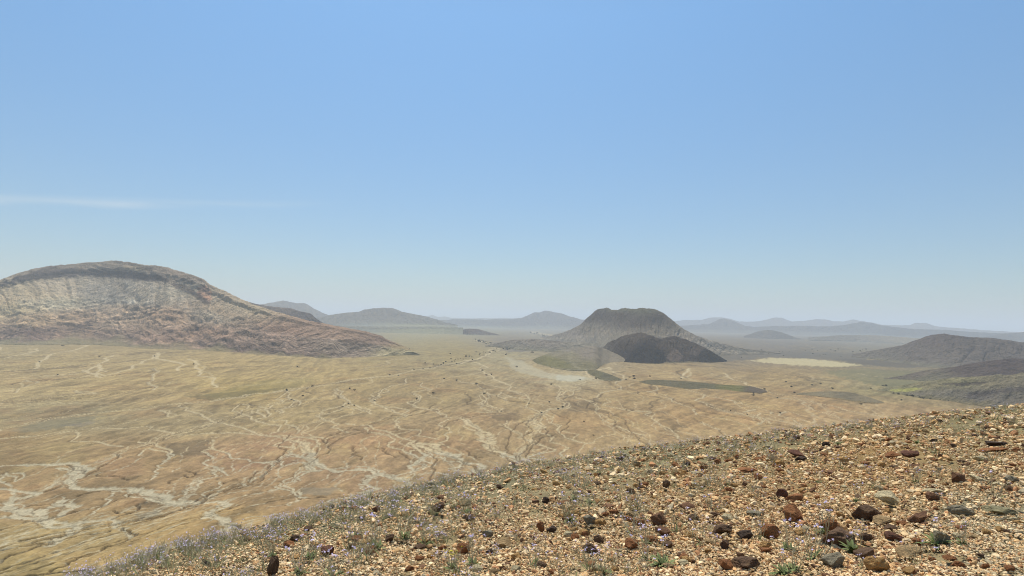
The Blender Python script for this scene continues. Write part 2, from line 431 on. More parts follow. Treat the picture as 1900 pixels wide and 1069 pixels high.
# lesser braids that follow the same fall of the ground
def flow_ang(x, y):
    a = fbm(x / 210, y / 260, 2, 31) * 1.35 + fbm(x / 55, y / 70, 2, 37) * .9
    return a + np.clip(x / 2600, -.5, .2)
main = [q for q in streams if q[4] == 0]
for k in range(340):
    if k % 3:
        P0 = main[rng.integers(len(main))][0]; x, y = P0[rng.integers(len(P0))]; x = float(x); y = float(y)
    else:
        y = 420 + 2500 * rng.random() ** 1.35; x = y * rng.uniform(-0.9, 0.9)
    n = int(rng.integers(16, 70)); P = [(x, y)]; st = 5 + y / 170
    for _ in range(n):
        a = float(flow_ang(np.array(x), np.array(y))) + rng.normal(0, .22)
        x += math.sin(a) * st; y -= math.cos(a) * st
        if y < 330: break
        P.append((x, y))
    if len(P) > 4:
        dk = 1.0 if rng.random() < .12 else 0.0
        streams.append((np.array(P), rng.uniform(.5, 1.3) if not dk else .7, 0.0 if dk else rng.uniform(.22, .5), .5, dk))

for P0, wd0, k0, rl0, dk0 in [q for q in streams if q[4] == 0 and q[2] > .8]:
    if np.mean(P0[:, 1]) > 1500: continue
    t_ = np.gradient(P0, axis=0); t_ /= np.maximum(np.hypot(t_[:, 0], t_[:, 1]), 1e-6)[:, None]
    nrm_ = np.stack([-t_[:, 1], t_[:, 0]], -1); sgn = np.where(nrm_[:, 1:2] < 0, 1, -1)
    streams.append((P0 + nrm_ * sgn * (wd0 * 1.25 + .8), .5, 0.0, 0, .4))  # shallow bank cut beside main washes, its shade painted in as dark colour
wash = np.zeros((nr, nc)); darkm = np.zeros((nr, nc)); dist = np.full((nr, nc), 60.0)
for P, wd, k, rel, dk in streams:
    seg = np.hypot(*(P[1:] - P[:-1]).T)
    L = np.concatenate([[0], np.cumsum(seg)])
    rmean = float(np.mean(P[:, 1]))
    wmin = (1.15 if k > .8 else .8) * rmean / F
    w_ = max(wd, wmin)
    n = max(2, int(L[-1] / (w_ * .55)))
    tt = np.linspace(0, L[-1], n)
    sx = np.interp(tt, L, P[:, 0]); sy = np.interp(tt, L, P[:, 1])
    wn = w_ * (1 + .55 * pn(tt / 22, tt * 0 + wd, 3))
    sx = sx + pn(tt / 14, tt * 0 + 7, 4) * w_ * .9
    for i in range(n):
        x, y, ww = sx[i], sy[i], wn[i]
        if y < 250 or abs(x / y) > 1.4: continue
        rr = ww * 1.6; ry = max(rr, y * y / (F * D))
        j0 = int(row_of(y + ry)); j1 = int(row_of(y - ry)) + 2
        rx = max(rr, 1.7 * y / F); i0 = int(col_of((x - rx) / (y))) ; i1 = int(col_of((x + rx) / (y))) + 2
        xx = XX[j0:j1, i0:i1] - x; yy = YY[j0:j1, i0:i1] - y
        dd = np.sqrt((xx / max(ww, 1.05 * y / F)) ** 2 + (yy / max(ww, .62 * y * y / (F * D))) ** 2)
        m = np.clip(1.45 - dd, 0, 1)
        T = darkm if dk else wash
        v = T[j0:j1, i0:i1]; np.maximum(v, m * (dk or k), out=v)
    if rel > 0 and rmean < 1700:
        st = max(1, int(9 / (w_ * .55)))
        for i in range(0, n, st):
            x, y = sx[i], sy[i]
            if y < 250 or abs(x / y) > 1.4: continue
            rr = 45
            j0 = int(row_of(y + rr)); j1 = int(row_of(y - rr)) + 2
            i0 = int(col_of((x - rr) / y)); i1 = int(col_of((x + rr) / y)) + 2
            dd = np.sqrt((XX[j0:j1, i0:i1] - x) ** 2 + (YY[j0:j1, i0:i1] - y) ** 2) + 6 * (1 - min(rel, 1))
            v = dist[j0:j1, i0:i1]; np.minimum(v, dd, out=v)
near = sstep(2000, 500, YY)
wx_ = XX + 9 * fbm(XX / 40, YY / 40, 2, 61); wy_ = YY + 9 * fbm(XX / 40 + 9, YY / 40, 2, 63)
ZZ = zplain(XX, YY)
ZZ += near * (3.6 * (1 - np.exp(-np.maximum(dist - 3, 0) / 17)) - 3)
rg = ridged(wx_ / 85, wy_ / 85, 4, 70, .55)
calm = sstep(430, 640, YY)
ZZ += near * (rg * 1.1) * (.35 + .65 * calm) + sstep(2600, 600, YY) * fbm(XX / 14, YY / 14, 4, 77) * .7
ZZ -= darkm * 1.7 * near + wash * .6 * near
ZZ[:, :] = np.where(YY < 230, ZZ, ZZ)
PX, PY = proj(XX, YY, ZZ)

base_pts = [
 (0,650,(160,152,122)),(200,660,(166,154,120)),(420,680,(172,156,114)),(620,690,(172,157,115)),(0,720,(166,152,120)),(250,720,(166,150,114)),(460,715,(164,148,100)),
 (700,660,(168,158,120)),(820,640,(168,160,120)),(780,618,(166,166,138)),(860,655,(168,158,116)),(640,608,(150,154,144)),(900,608,(150,154,138)),
 (120,770,(148,140,112)),(350,775,(156,143,112)),(600,745,(165,150,114)),(820,720,(162,148,114)),(1000,740,(160,144,112)),
 (60,830,(150,132,98)),(250,850,(160,138,104)),(450,850,(162,136,106)),(700,820,(163,140,108)),(900,790,(162,142,110)),(1100,780,(166,144,108)),(1300,770,(166,142,105)),
 (1500,760,(166,142,106)),(1650,765,(170,150,116)),(1200,720,(168,150,112)),(1400,740,(168,148,110)),(1450,700,(166,150,112)),(1250,690,(172,156,118)),
 (1000,685,(172,162,130)),(1050,700,(180,174,148)),(940,660,(172,168,140)),(950,635,(138,134,126)),(1050,630,(132,128,120)),(1000,615,(150,150,138)),
 (1560,700,(160,150,115)),(1640,720,(150,146,112)),(1600,670,(130,126,108)),(1720,715,(124,122,98)),(1500,650,(122,120,112)),(1700,650,(140,138,128)),
 (1450,640,(126,124,120)),(1600,625,(136,138,134)),(1300,650,(126,122,112)),(1850,650,(128,126,118)),(1750,600,(140,145,150)),
 (100,930,(160,138,104)),(300,920,(160,137,105)),(500,920,(162,138,104)),(650,890,(162,138,108)),(150,1000,(164,145,104)),(300,980,(176,152,108)),(420,960,(172,148,106)),
 (50,1060,(158,142,100)),(600,940,(166,143,108)),(200,1050,(182,158,112)),
]
rgb = blend_points(PX, PY, base_pts, 170.0, 48.0)
# iron-stained and dark gravelly patches of desert pavement
nA = fbm(XX / 120, YY / 170, 5, 90, .6); nB = fbm(XX / 70, YY / 150, 5, 95, .6); nC = fbm(XX / 22, YY / 40, 4, 101, .6)
lowf = sstep(3200, 1300, YY)
k = (sstep(.05, .35, nA) * .18 * lowf * sstep(.3, -.05, wash))[..., None]
rgb = rgb * (1 - k) + A(168, 122, 88) * k
k = (sstep(.10, .38, nB) * .55 * sstep(4200, 2000, YY))[..., None]
rgb = rgb * (1 - k) + A(118, 104, 78) * k
k = (sstep(.05, .4, -nB + .3 * nC) * .35)[..., None]
rgb = rgb * (1 - k) + A(182, 166, 122) * k
# straw-coloured rills on the fan under the left mountain
fan = sstep(760, 560, PX) * sstep(735, 700, PY - 0.05 * (460 - PX)) 
sd = XX * .45 + YY * .25
k = (fan * sstep(.1, .5, ridged((XX * .8 - YY * .55) / 34, (XX * .55 + YY * .8) / 400, 3, 120)) * .35)[..., None]
rgb = rgb * (1 - k) + A(196, 184, 140) * k
k = (sstep(.1, .5, nC) * .25)[..., None]
rgb = rgb * (1 - k) + A(125, 112, 84) * k
fs = fbm(XX / 6, YY / 16, 4, 130, .7)
rgb = rgb * (1 + .42 * fs * sstep(2600, 800, YY))[..., None]
fs = fbm(XX / 30, YY / 70, 5, 133, .78)
rgb = rgb * (1 + .38 * fs)[..., None]
rl = sstep(.25, .8, ridged((XX + 14 * fbm(XX / 50, YY / 60, 3, 137)) / 13, YY / 70, 4, 136, .6))
rgb = rgb * (1 + .16 * rl * sstep(3600, 1500, YY))[..., None]
def rills(cx_, sy_, lam_, seed):
    u = XX * cx_ - YY * sy_; v = XX * sy_ + YY * cx_
    wv = 16 * fbm(XX / 70, YY / 160, 3, seed + 5)
    return ridged((u + wv) / lam_, v / (lam_ * 16), 4, seed, .6)
mL = sstep(820, 520, PX) * sstep(800, 740, PY) * sstep(640, 655, PY); mR = sstep(980, 1250, PX) * sstep(675, 700, PY)
rL = rills(.98, -.20, 24.0, 160); rR = rills(.80, -.60 * -1, 26.0, 165); rC = rills(.97, .2, 20.0, 170)
for mk, rr_ in ((mL, rL), (mR, rR), (np.clip(1 - mL - mR, 0, 1) * .7, rC)):
    rgb = rgb * (1 + .34 * mk * (.3 + .7 * calm) * (sstep(.2, .75, rr_) - .42))[..., None]
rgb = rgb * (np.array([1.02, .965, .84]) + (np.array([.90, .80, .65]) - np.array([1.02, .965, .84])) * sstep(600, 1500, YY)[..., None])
# traced patches on the valley floor
patch(rgb, PX, PY, [(935,662),(965,668),(1010,690),(1060,697),(1120,703),(1060,708),(1000,700),(955,688)], (192,184,154), .6, 14, 3, 201)
patch(rgb, PX, PY, [(1035,696),(1075,697),(1090,703),(1060,708),(1030,706)], (200,198,176), .5, 8, 2, 203)
patch(rgb, PX, PY, [(1390,669),(1430,664),(1500,665.5),(1570,673),(1600,678),(1555,681),(1490,679),(1430,674)], (212,198,150), .8, 22, 3, 205)
patch(rgb, PX, PY, [(1560,665),(1640,668),(1700,677),(1760,680),(1680,683),(1600,677),(1550,668)], (92,88,80), .7, 22, 2.5, 207)
patch(rgb, PX, PY, [(930,650),(980,632),(1060,626),(1130,634),(1120,645),(1000,650),(945,654)], (112,108,102), .7, 22, 3, 209)
patch(rgb, PX, PY, [(1330,662),(1420,652),(1580,655),(1640,664),(1560,668),(1430,662),(1340,672)], (106,102,92), .7, 24, 3, 211)
patch(rgb, PX, PY, [(1530,690),(1600,684),(1700,690),(1760,700),(1700,735),(1640,720),(1560,700)], (118,118,84), .6, 26, 4, 213)
patch(rgb, PX, PY, [(1640,722),(1700,718),(1705,725),(1660,728)], (170,168,80), .8, 10, 2, 215)
patch(rgb, PX, PY, [(20,800),(90,778),(190,770),(160,785),(60,802)], (124,120,98), .5, 22, 4, 217)
patch(rgb, PX, PY, [(110,790),(190,780),(150,792)], (124,118,112), .4, 12, 3, 219)
patch(rgb, PX, PY, [(380,735),(480,705),(600,700),(540,722),(440,738)], (152,142,84), .3, 26, 5, 221)
patch(rgb, PX, PY, [(340,735),(470,724),(560,716),(400,745)], (112,102,66), .6, 20, 4, 222)
patch(rgb, PX, PY, [(300,825),(390,815),(380,845),(320,845)], (112,100,76), .6, 22, 4, 223)
patch(rgb, PX, PY, [(460,805),(560,800),(620,850),(540,850),(470,830)], (180,142,106), .3, 26, 6, 225)
patch(rgb, PX, PY, [(180,850),(260,850),(270,880),(200,890)], (176,142,106), .3, 26, 6, 227)
patch(rgb, PX, PY, [(410,850),(540,845),(560,860),(420,872)], (140,104,78), .35, 22, 4, 229)
patch(rgb, PX, PY, [(250,955),(300,945),(295,955),(262,965)], (134,132,114), .5, 10, 4, 231)
patch(rgb, PX, PY, [(560,905),(630,905),(610,920),(560,917)], (142,136,116), .5, 12, 3, 233)
patch(rgb, PX, PY, [(905,770),(960,765),(970,778),(920,782)], (112,96,72), .6, 16, 4, 235)
patch(rgb, PX, PY, [(1040,745),(1110,740),(1120,760),(1060,765)], (118,102,76), .5, 20, 4, 237)
# pale dry washes
dn = fbm(XX / 3.5, YY / 9, 3, 140, .6)
br = ridged(wx_ / 9, wy_ / 34, 4, 145, .6)
km = np.clip(sstep(.12, .8, wash + (.34 * dn + .5 * (br - .35)) * (wash > 0) * (.15 + .85 * sstep(1200, 650, YY))), 0, 1)
wc = np.where((PY > 840)[..., None], A(206, 196, 164), A(216, 198, 156))
wc = wc * (1 + .40 * fbm(XX / 2.2, YY / 5, 3, 150))[..., None]
kk = (km * (.80 - .12 * sstep(700, 1500, YY)))[..., None]
rgb = rgb * (1 - kk) + wc * kk
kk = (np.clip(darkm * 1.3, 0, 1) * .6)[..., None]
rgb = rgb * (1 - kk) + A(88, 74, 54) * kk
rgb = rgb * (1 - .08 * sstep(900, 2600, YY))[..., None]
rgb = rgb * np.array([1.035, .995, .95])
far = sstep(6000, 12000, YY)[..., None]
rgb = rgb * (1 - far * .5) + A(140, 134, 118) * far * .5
rgb = np.clip(rgb, 0.02, 0.8)
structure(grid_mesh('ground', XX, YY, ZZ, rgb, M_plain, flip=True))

# ------------------------------------------------------------------ hills
def hill(name, top, bot, k=2.0, q=((0, 0), (1, 1)), pts=None, patches=(), amp=.05, fine=.5, gully=0.0, rb=None, step=1.2, rows=70, seed=0, post=None,
         psx=90.0, psy=25.0, sm=9, mott=.35, crest_noise=.35, gain=1.2, outcrop=(.4, 0, 1.0), soft=.12, colfn=None):
    tx, ty = zip(*top); bx, by = zip(*bot)
    px = np.arange(tx[0], tx[-1], step)
    T = np.interp(px, tx, ty); B = np.interp(px, bx, by)
    Bs = B.copy()
    T = T + crest_noise * 1.6 * fbm(px / 14, px * 0, 4, seed + 300, .6)
    B = B + (1.8 * fbm(px / 26, px * 0 + 5, 4, seed + 310, .6) if rb is None else 0)
    B = np.maximum(B, T + .3)
    if rb is None:
        hx, hy = hit(px, np.maximum(Bs, T + .3)); r_b = np.hypot(hx, hy)
    else:
        r_b = np.interp(px, [a for a, _ in rb], [b for _, b in rb])
    r_b = np.minimum(r_b, 28000)
    if rb is None: r_b = -D / np.minimum(ray(px, np.maximum(Bs, T + .3))[:, 2] / np.hypot(*ray(px, Bs)[:, :2].T), -.006)
    r_b = np.minimum(r_b, 28000)
    for _ in range(2):
        pad = np.pad(r_b, sm, mode='edge'); r_b = np.convolve(pad, np.ones(2 * sm + 1) / (2 * sm + 1), 'valid')
    a = np.convolve(np.pad(np.maximum(Bs - T, .3), sm, mode='edge'), np.ones(2 * sm + 1) / (2 * sm + 1), 'valid') / F
    r_c = r_b / np.maximum(1 - k * a, .35)
    depth = np.maximum(r_c - r_b, 4.0)
    vt = ray(px, T); vb = ray(px, B)
    et = vt[:, 2] / np.hypot(vt[:, 0], vt[:, 1]); eb = vb[:, 2] / np.hypot(vb[:, 0], vb[:, 1])
    at = np.arctan2(vt[:, 0], vt[:, 1]); ab = np.arctan2(vb[:, 0], vb[:, 1])
    s = np.linspace(0, 1, rows)
    V, _ = np.meshgrid(s, px, indexing='ij')
    Q = np.interp(V, [i for i, _ in q], [j for _, j in q])
    r = r_b + depth * Q
    e = eb + (et - eb) * V
    z = r * e
    AZ = ab + (at - ab) * V
    x = np.sin(AZ) * r; y = np.cos(AZ) * r
    hgt = np.maximum(z[-1] + D, 1)
    Hm = float(np.max(hgt))
    env = np.sin(np.clip(V, 0, 1) * math.pi * .9) ** .6 * np.minimum(hgt / Hm * 1.7, 1) ** 1.4
    lam = Hm * .55
    n = fbm((x + 3 * seed) / lam, y / lam, 5, seed + 40, .55)
    rd = ridged((x - 5 * seed) / (lam * .8), y / (lam * 1.6), 4, seed + 50, .55)
    z = z + env * Hm * amp * (n * 1.2 + rd * .8)
    if gully:
        cx = float(np.mean(px)); wv = (px - cx)[None, :] / (tx[-1] - tx[0])
        gx = (px[None, :] + 7 * fbm(px[None, :] / 25 + V * 0, V * 3, 2, seed + 61)) / gully
        gz = np.abs(pn(gx + V * wv * 2, V * 1.6, seed + 60)) * 2
        g2 = np.abs(pn(gx * 2.3 + V * wv * 4, V * 2.6, seed + 64)) * 2
        env2 = env * sstep(1.0, .86, V)
        z = z - env2 * Hm * .05 * (1 - np.clip(gz, 0, 1)) ** 3 - env2 * Hm * .022 * (1 - np.clip(g2, 0, 1)) ** 3
    z = z + env * fine * fbm(x / (lam * .07), y / (lam * .07), 4, seed + 44, .65) * Hm * .02
    if post is not None: z = post(x, y, z, V, px[None, :] + V * 0, env, Hm)
    # colour
    qx, qy = proj(x, y, z)
    c = blend_points(qx, qy, pts, psx, psy)
    m1 = fbm(x / (lam * .22), y / (lam * .22) + z / 60, 5, seed + 80, .62)
    c = c * (1 + mott * m1)[..., None]
    for i, (poly, cc, kk, wx, wy) in enumerate(patches):
        patch(c, qx, qy, poly, cc, kk, wx, wy, seed + 400 + 3 * i)
    c = c * (1 + mott * .7 * fbm(x / (lam * .05), y / (lam * .05) + z / 9, 3, seed + 85, .6))[..., None]
    # rock outcrops and sandy rills
    ok_, os_, ov_ = outcrop
    os_ = os_ or lam * .09
    xr = np.sin(AZ) * 0 + AZ * np.mean(r)
    wob = 2.0 * fbm(xr / (os_ * 6), z / (os_ * 3), 3, seed + 91)
    oc = fbm(xr / (os_ * 2.6) + wob, z / os_ + r / (os_ * 5) + wob, 5, seed + 92, .66)
    om = (sstep(.04, .26, oc) * ok_ * sstep(ov_ + .18, ov_ - .18, V + .25 * wob * .3))[..., None]
    c = c * (1 - om * .5)
    pm = (sstep(.10, .34, fbm(xr / (os_ * 1.7) - wob, z / (os_ * 1.5) + r / (os_ * 6), 5, seed + 96, .62)) * ok_ * .8)[..., None]
    c = c * (1 + pm * .38)
    c = c * gain * np.array([1.06, .985, .88])
    if colfn is not None: c = colfn(c, qx, V, x, y, z)
    if soft > 0:
        sm_ = sstep(soft * 2, 0, V + soft * 1.2 * fbm(x / (lam * .5), y / (lam * .5), 4, seed + 98))[..., None]
        c = c * (1 - sm_) + blend_points(qx, qy, base_pts, 170.0, 48.0) * np.array([.93, .86, .74]) * sm_
    # foot buried in the plain, far side falling away behind
    r00 = r[:1] - 6 - np.maximum(z[:1] + D - 4, 0) * 6; x0 = x[:1] * (r00 / r[:1]); y0 = y[:1] * (r00 / r[:1]); z0 = np.minimum(z[:1], -D) - 10
    nb = 14; bb = np.linspace(0, 1, nb + 1)[1:, None]
    rbk = r[-1:] + depth * 1.1 * bb
    xb = np.sin(at) * rbk; yb = np.cos(at) * rbk
    zb = z[-1:] + (-D - 16 - z[-1:]) * (bb * bb * (3 - 2 * bb) * .5 + bb * .5) + env[-1:] * 0
    x = np.vstack([x0, x, xb]); y = np.vstack([y0, y, yb]); z = np.vstack([z0, z, zb])
    c = np.concatenate([c[:1], c, np.repeat(c[-1:], nb, 0)], 0)
    c = np.clip(c, .012, .7)
    return structure(grid_mesh(name, x, y, z, c, M_hill, flip=False))

# the broad mountain on the left
def terraces(x, y, z, V, px, env, Hm):
    wx1 = x + 90 * fbm(x / 260, y / 260, 2, 520); wy1 = y + 90 * fbm(x / 260, y / 260, 2, 521)
    lo = sstep(.60, .40, V + .12 * fbm(px / 70, V * 3, 3, 530)) * sstep(0, .10, V)
    z = z + lo * (34 * (ridged(wx1 / 230, wy1 / 420, 3, 505, .45) - .4) + 9 * fbm(x / 60, y / 110, 3, 506, .5))
    zz = (z + D) / 30 + 3.0 * fbm(x / 420, y / 420, 3, 501)
    stp = np.floor(zz) + sstep(.35, .95, zz - np.floor(zz))
    b = lo * .75 + .9 * sstep(.80, .88, V) * sstep(1.0, .97, V)
    z = z + b * .55 * (stp - zz) * 30 * np.minimum(env * 1.6, 1)
    fanx = (px - 230) * (1 + .45 * (1 - V)) / 30 + 1.0 * fbm(px / 60, V * 2, 2, 541)
    g = np.abs(pn(fanx, V * .8, 540)) * 2; g2 = np.abs(pn(fanx * 3.1, V * 1.5, 543)) * 2
    mid = sstep(.42, .55, V) * sstep(.90, .80, V)
    z = z + mid * env * (15 * np.clip(g, 0, .6) + 2.5 * np.clip(g2, 0, .6) - 6)
    return z
def m1col(c, px, V, x, y, z):
    wob = fbm(px / 70, V * 3, 3, 530)
    lo = sstep(.62, .44, V + .12 * wob)
    w2 = fbm(px / 30, V * 9, 3, 551)
    dk = sstep(.05, .22, fbm(px / 34 + w2, V * 26 + px / 90, 4, 552, .55)) * lo
    pl = sstep(.10, .28, fbm(px / 26 - w2, V * 20 - px / 60, 4, 556, .55)) * lo * (1 - dk)
    c = c * (1 - .56 * dk)[..., None]
    c = c * (1 + .6 * pl)[..., None]
    tr = sstep(.93, 1.0, 1 - np.abs(pn(px / 24 + 1.4 * fbm(px / 15, V * 9, 3, 561), V * 2.5 + px / 200, 560)) * 2) * sstep(.12, .25, V) * sstep(.62, .5, V)
    c = c * (1 - .5 * tr[..., None]) + A(214, 190, 156) * 1.1 * .5 * tr[..., None]
    cap = sstep(.79, .86, V + .05 * wob) * sstep(425, 375, px) * sstep(1.03, .95, V - .04 * w2)
    st = sstep(-.05, .2, fbm(px / 60 + .4 * w2, V * 34, 4, 565, .6))
    c = c * (1 - .66 * cap * st)[..., None]
    fanx = (px - 230) * (1 + .45 * (1 - V)) / 30 + 1.0 * fbm(px / 60, V * 2, 2, 541)
    g = np.abs(pn(fanx, V * .8, 540)) * 2; g3 = fbm(fanx * 5, V * 2.2, 4, 546, .65)
    mid = sstep(.44, .56, V) * sstep(.88, .80, V)
    c = c * (1 + mid * (.30 * sstep(.1, .5, g) - .16 + .17 * g3))[..., None]
    wm = sstep(.62, .50, V)[..., None]
    c = c * (np.array([1.04, .99, .91]) * (1 - wm) + np.array([.97, 1.0, .99]) * wm)
    return c
M1_top = [(-420,640),(-330,618),(-250,590),(-160,560),(-80,540),(0,520),(30,509),(60,500),(110,493),(180,487),(212,484.5),(240,487),(270,492),(300,496),(340,506),(375,517),(388,528),(420,543),(455,559),(501,576),(577,596),(627,606),(678,615),(708,623),(716,629),(754,644),(778,657)]
M1_bot = [(-420,642),(-200,638),(0,638),(70,640),(139,638),(215,642),(303,652),(341,649),(404,655),(501,663),(577,667),(632,669),(678,666),(754,660),(778,659)]
hill('hills', M1_top, M1_bot, k=1.9,
     q=((0,0),(.07,.16),(.3,.40),(.5,.58),(.72,.76),(.82,.845),(.88,.875),(.93,.90),(1,1)),
     pts=[(-200,560,(140,125,105)),(-100,620,(118,102,92)),(40,540,(150,140,118)),(110,530,(146,138,122)),(20,575,(150,136,108)),(110,560,(152,144,124)),(190,540,(156,152,142)),(250,550,(156,150,138)),(310,545,(150,144,130)),
          (200,490,(118,110,98)),(100,500,(108,100,92)),(330,510,(118,108,98)),(60,595,(148,126,100)),(150,590,(152,128,104)),(240,580,(152,130,108)),(300,585,(156,128,104)),(400,580,(150,136,118)),(450,570,(152,142,124)),
          (60,620,(112,92,82)),(150,622,(122,100,84)),(200,632,(112,94,82)),(300,625,(130,106,90)),(380,620,(138,112,94)),(420,640,(118,98,86)),(520,620,(134,112,98)),(520,650,(118,100,88)),(600,610,(130,112,100)),(650,650,(118,104,92)),(700,630,(120,104,94)),(740,655,(146,134,104))],
     patches=[([(-100,548),(0,524),(60,503),(130,498),(200,501),(270,507),(310,517),(314,523),(270,522),(215,516),(150,512),(90,516),(40,523),(0,533),(-100,560)], (54,48,48), .9, 26, 6),
              ([(205,503),(260,508),(310,517),(310,523),(260,519),(210,512)], (44,40,42), .85, 10, 3),
              ([(226,494),(262,494),(276,503),(240,503)], (152,140,116), .6, 12, 3),
              ([(165,533),(205,517),(235,548),(225,562),(180,560),(160,550)], (150,142,130), .4, 14, 8),
              ([(240,540),(262,530),(300,545),(320,568),(250,562),(235,555)], (150,140,124), .4, 14, 8),
              ([(210,520),(240,530),(232,545),(222,538)], (128,118,106), .5, 8, 6),
              ([(366,532),(385,530),(396,545),(390,560),(368,552)], (160,118,98), .6, 8, 4),
              ([(312,524),(340,528),(365,542),(392,562),(385,568),(352,545),(325,535)], (58,50,48), .8, 10, 5),
              ([(0,600),(60,608),(130,600),(210,590),(150,612),(60,622),(0,618)], (78,62,56), .55, 40, 10),
              ([(0,625),(130,632),(260,640),(380,642),(250,648),(120,634),(0,636)], (64,54,50), .6, 30, 6),
              ([(380,640),(480,645),(560,655),(680,655),(560,663),(440,655)], (72,60,54), .5, 30, 6)],
     amp=.03, gully=0, fine=1.2, gain=1.95, outcrop=(0, 0, .62), soft=.06, sm=34, colfn=m1col, rows=240, step=.95, seed=1, post=terraces, mott=.16, crest_noise=.5)
# lower dark ridge behind its right flank
hill('hills', [(380,548),(430,552),(456,559.5),(480,566),(500,568.5),(541,573),(557,577.5),(577,583),(588,592),(606,603)], [(380,610),(606,606)], k=1.6,
     rb=[(380,4300),(606,4300)], pts=[(500,575,(118,106,98)),(570,590,(96,88,86)),(460,562,(88,84,84))], gully=14, seed=2, rows=50, amp=.05)
# far blue hills on the left
G1 = (118,112,104)
hill('hills', [(400,574),(440,571),(486,565),(505,561),(526,558.6),(541,561),(552,563.5),(565,563),(574,567),(582,573),(596,580),(612,586),(640,592),(700,598)], [(400,596),(700,601)], k=2.2,
     rb=[(400,9800),(700,9800)], pts=[(500,580,G1),(600,585,G1)], gully=18, seed=3, rows=40)
hill('hills', [(560,598),(590,590),(615,584.6),(640,581),(665,579),(675,575.5),(692,573),(711,571),(728,572.3),(737,575),(746,579),(768,583),(792,587.5),(810,593),(829,599),(850,603)], [(560,603),(600,606),(653,604),(720,603),(850,604.5)], k=2.4,
     rb=[(560,7600),(850,7900)], pts=[(700,580,(112,106,98)),(640,595,(120,116,106)),(800,596,(120,116,106))], gully=16, seed=4, rows=50)
hill('hills', [(480,600),(560,603),(620,604),(700,606),(800,606),(860,608)], [(480,612),(620,613),(700,612),(860,609.5)], k=2.0, rb=[(480,6200),(860,6200)],
     pts=[(600,606,(132,130,116)),(800,607,(138,136,120))], seed=5, rows=24)
# farthest ridges
hill('hills', [(740,589),(780,590),(795,586),(803,585),(812,588),(826,587.5),(838,590),(880,591),(898,590),(912,591),(928,590),(966,590.5),(1020,592),(1080,593),(1120,595)], [(740,594),(1120,600)], k=2.5,
     rb=[(740,21000),(1120,21000)], pts=[(900,592,(120,112,104))], seed=6, rows=24)
hill('hills', [(690,597),(760,594),(830,594),(840,592.5),(900,593),(950,592.5),(966,590.5),(978,586),(991.5,580),(1002,579.5),(1012,577),(1020,577.5),(1027,579),(1042,582),(1055,587),(1068,590),(1080,594),(1110,599),(1150,604)], [(690,604),(830,605),(1000,608),(1150,610)], k=2.3,
     rb=[(690,12500),(1000,11500),(1150,11500)], pts=[(1000,590,(104,98,92)),(850,597,(108,104,98))], gully=14, seed=7, rows=44)
hill('hills', [(1180,600),(1240,598),(1270,594),(1300,594),(1319,589.5),(1338,589),(1354,592),(1373,597),(1400,597),(1421,594),(1437,589.5),(1450,589.5),(1469,597),(1488,596),(1504,594),(1516,592.5),(1530,593),(1545,596),(1564,597),(1583,593),(1605,597),(1634,602.5),(1660,604),(1688,604),(1698,599.5),(1720,600),(1736,606),(1777,609),(1825,613),(1900,617),(2000,622),(2150,628)],
     [(1180,606),(1500,612),(1900,624),(2150,634)], k=2.2, rb=[(1180,17500),(2150,17500)], pts=[(1500,600,(118,110,104))], gully=14, seed=8, rows=36)
hill('hills', [(1200,606),(1280,604),(1302,602),(1316,602),(1335,592),(1344,591),(1352,593),(1364,597),(1383,605),(1400,607),(1440,605),(1500,605),(1540,606),(1567,603.5),(1596,597.5),(1618,599),(1631,603.5),(1665,608),(1700,611),(1750,612),(1800,616),(1900,621),(2000,626),(2150,634)],
     [(1200,612),(1400,614),(1560,619),(1700,627),(1800,633),(2150,645)], k=2.0, rb=[(1200,12500),(2150,11500)], pts=[(1400,608,(104,98,92)),(1700,618,(92,90,88)),(1900,624,(92,90,88))], gully=12, seed=9, rows=36)
hill('hills', [(1380,624),(1389,621),(1400,617),(1411,614),(1420,612.6),(1428,612.5),(1449,616),(1462,621),(1478,627),(1490,629)], [(1380,627),(1430,629),(1490,630)], k=2.2, pts=[(1430,620,(104,100,94))], seed=10, rows=30)
hill('hills', [(1815,628),(1841,623),(1862,619),(1882,618),(1900,616),(1950,618),(2100,632)], [(1815,634),(2100,640)], k=2.0, pts=[(1880,622,(104,98,92))], seed=11, rows=30)
hill('hills', [(1500,626),(1560,622),(1620,622),(1680,626),(1760,633),(1800,638)], [(1500,632),(1600,634),(1700,640),(1800,644)], k=1.8, pts=[(1600,626,(134,128,116)),(1700,630,(142,136,122))], seed=12, rows=24)
# flat-topped mountain
hill('hills', [(1000,627),(1022,623),(1042,618),(1060,611.5),(1077,603),(1085,595),(1093,588),(1103,578),(1108,575),(1115,573.6),(1127,572),(1135.5,575),(1146,575),(1153,573.5),(1161,572),(1176,572.6),(1206,573),(1219,576),(1228,580),(1234,584),(1245,593),(1254,601),(1269,611),(1293,623),(1315,630.5),(1350,640),(1385,647.5),(1420,652),(1450,654.5)],
     [(1000,630),(1017,632),(1060,640),(1130,652),(1200,662),(1290,662),(1400,658),(1450,656)], k=1.9,
     q=((0,0),(.25,.38),(.5,.68),(.75,.84),(.92,.94),(1,1)),
     pts=[(1150,573,(98,96,76)),(1190,575,(98,96,76)),(1150,585,(80,70,62)),(1110,585,(80,70,62)),(1220,590,(80,72,64)),(1180,600,(88,78,70)),(1060,618,(156,146,134)),(1095,615,(130,120,104)),(1180,615,(114,106,94)),(1220,618,(122,114,100)),(1270,622,(146,137,124)),(1320,635,(156,147,134)),(1400,650,(154,145,128)),(1040,632,(160,151,134)),(1100,635,(150,141,126)),(1160,625,(130,122,106))],
     gully=9.5, amp=.05, fine=.8, rows=120, step=.8, gain=1.45, soft=.3, outcrop=(.22, 0, 1.0), seed=20, psx=60, psy=18, sm=16, mott=.3, crest_noise=.4)
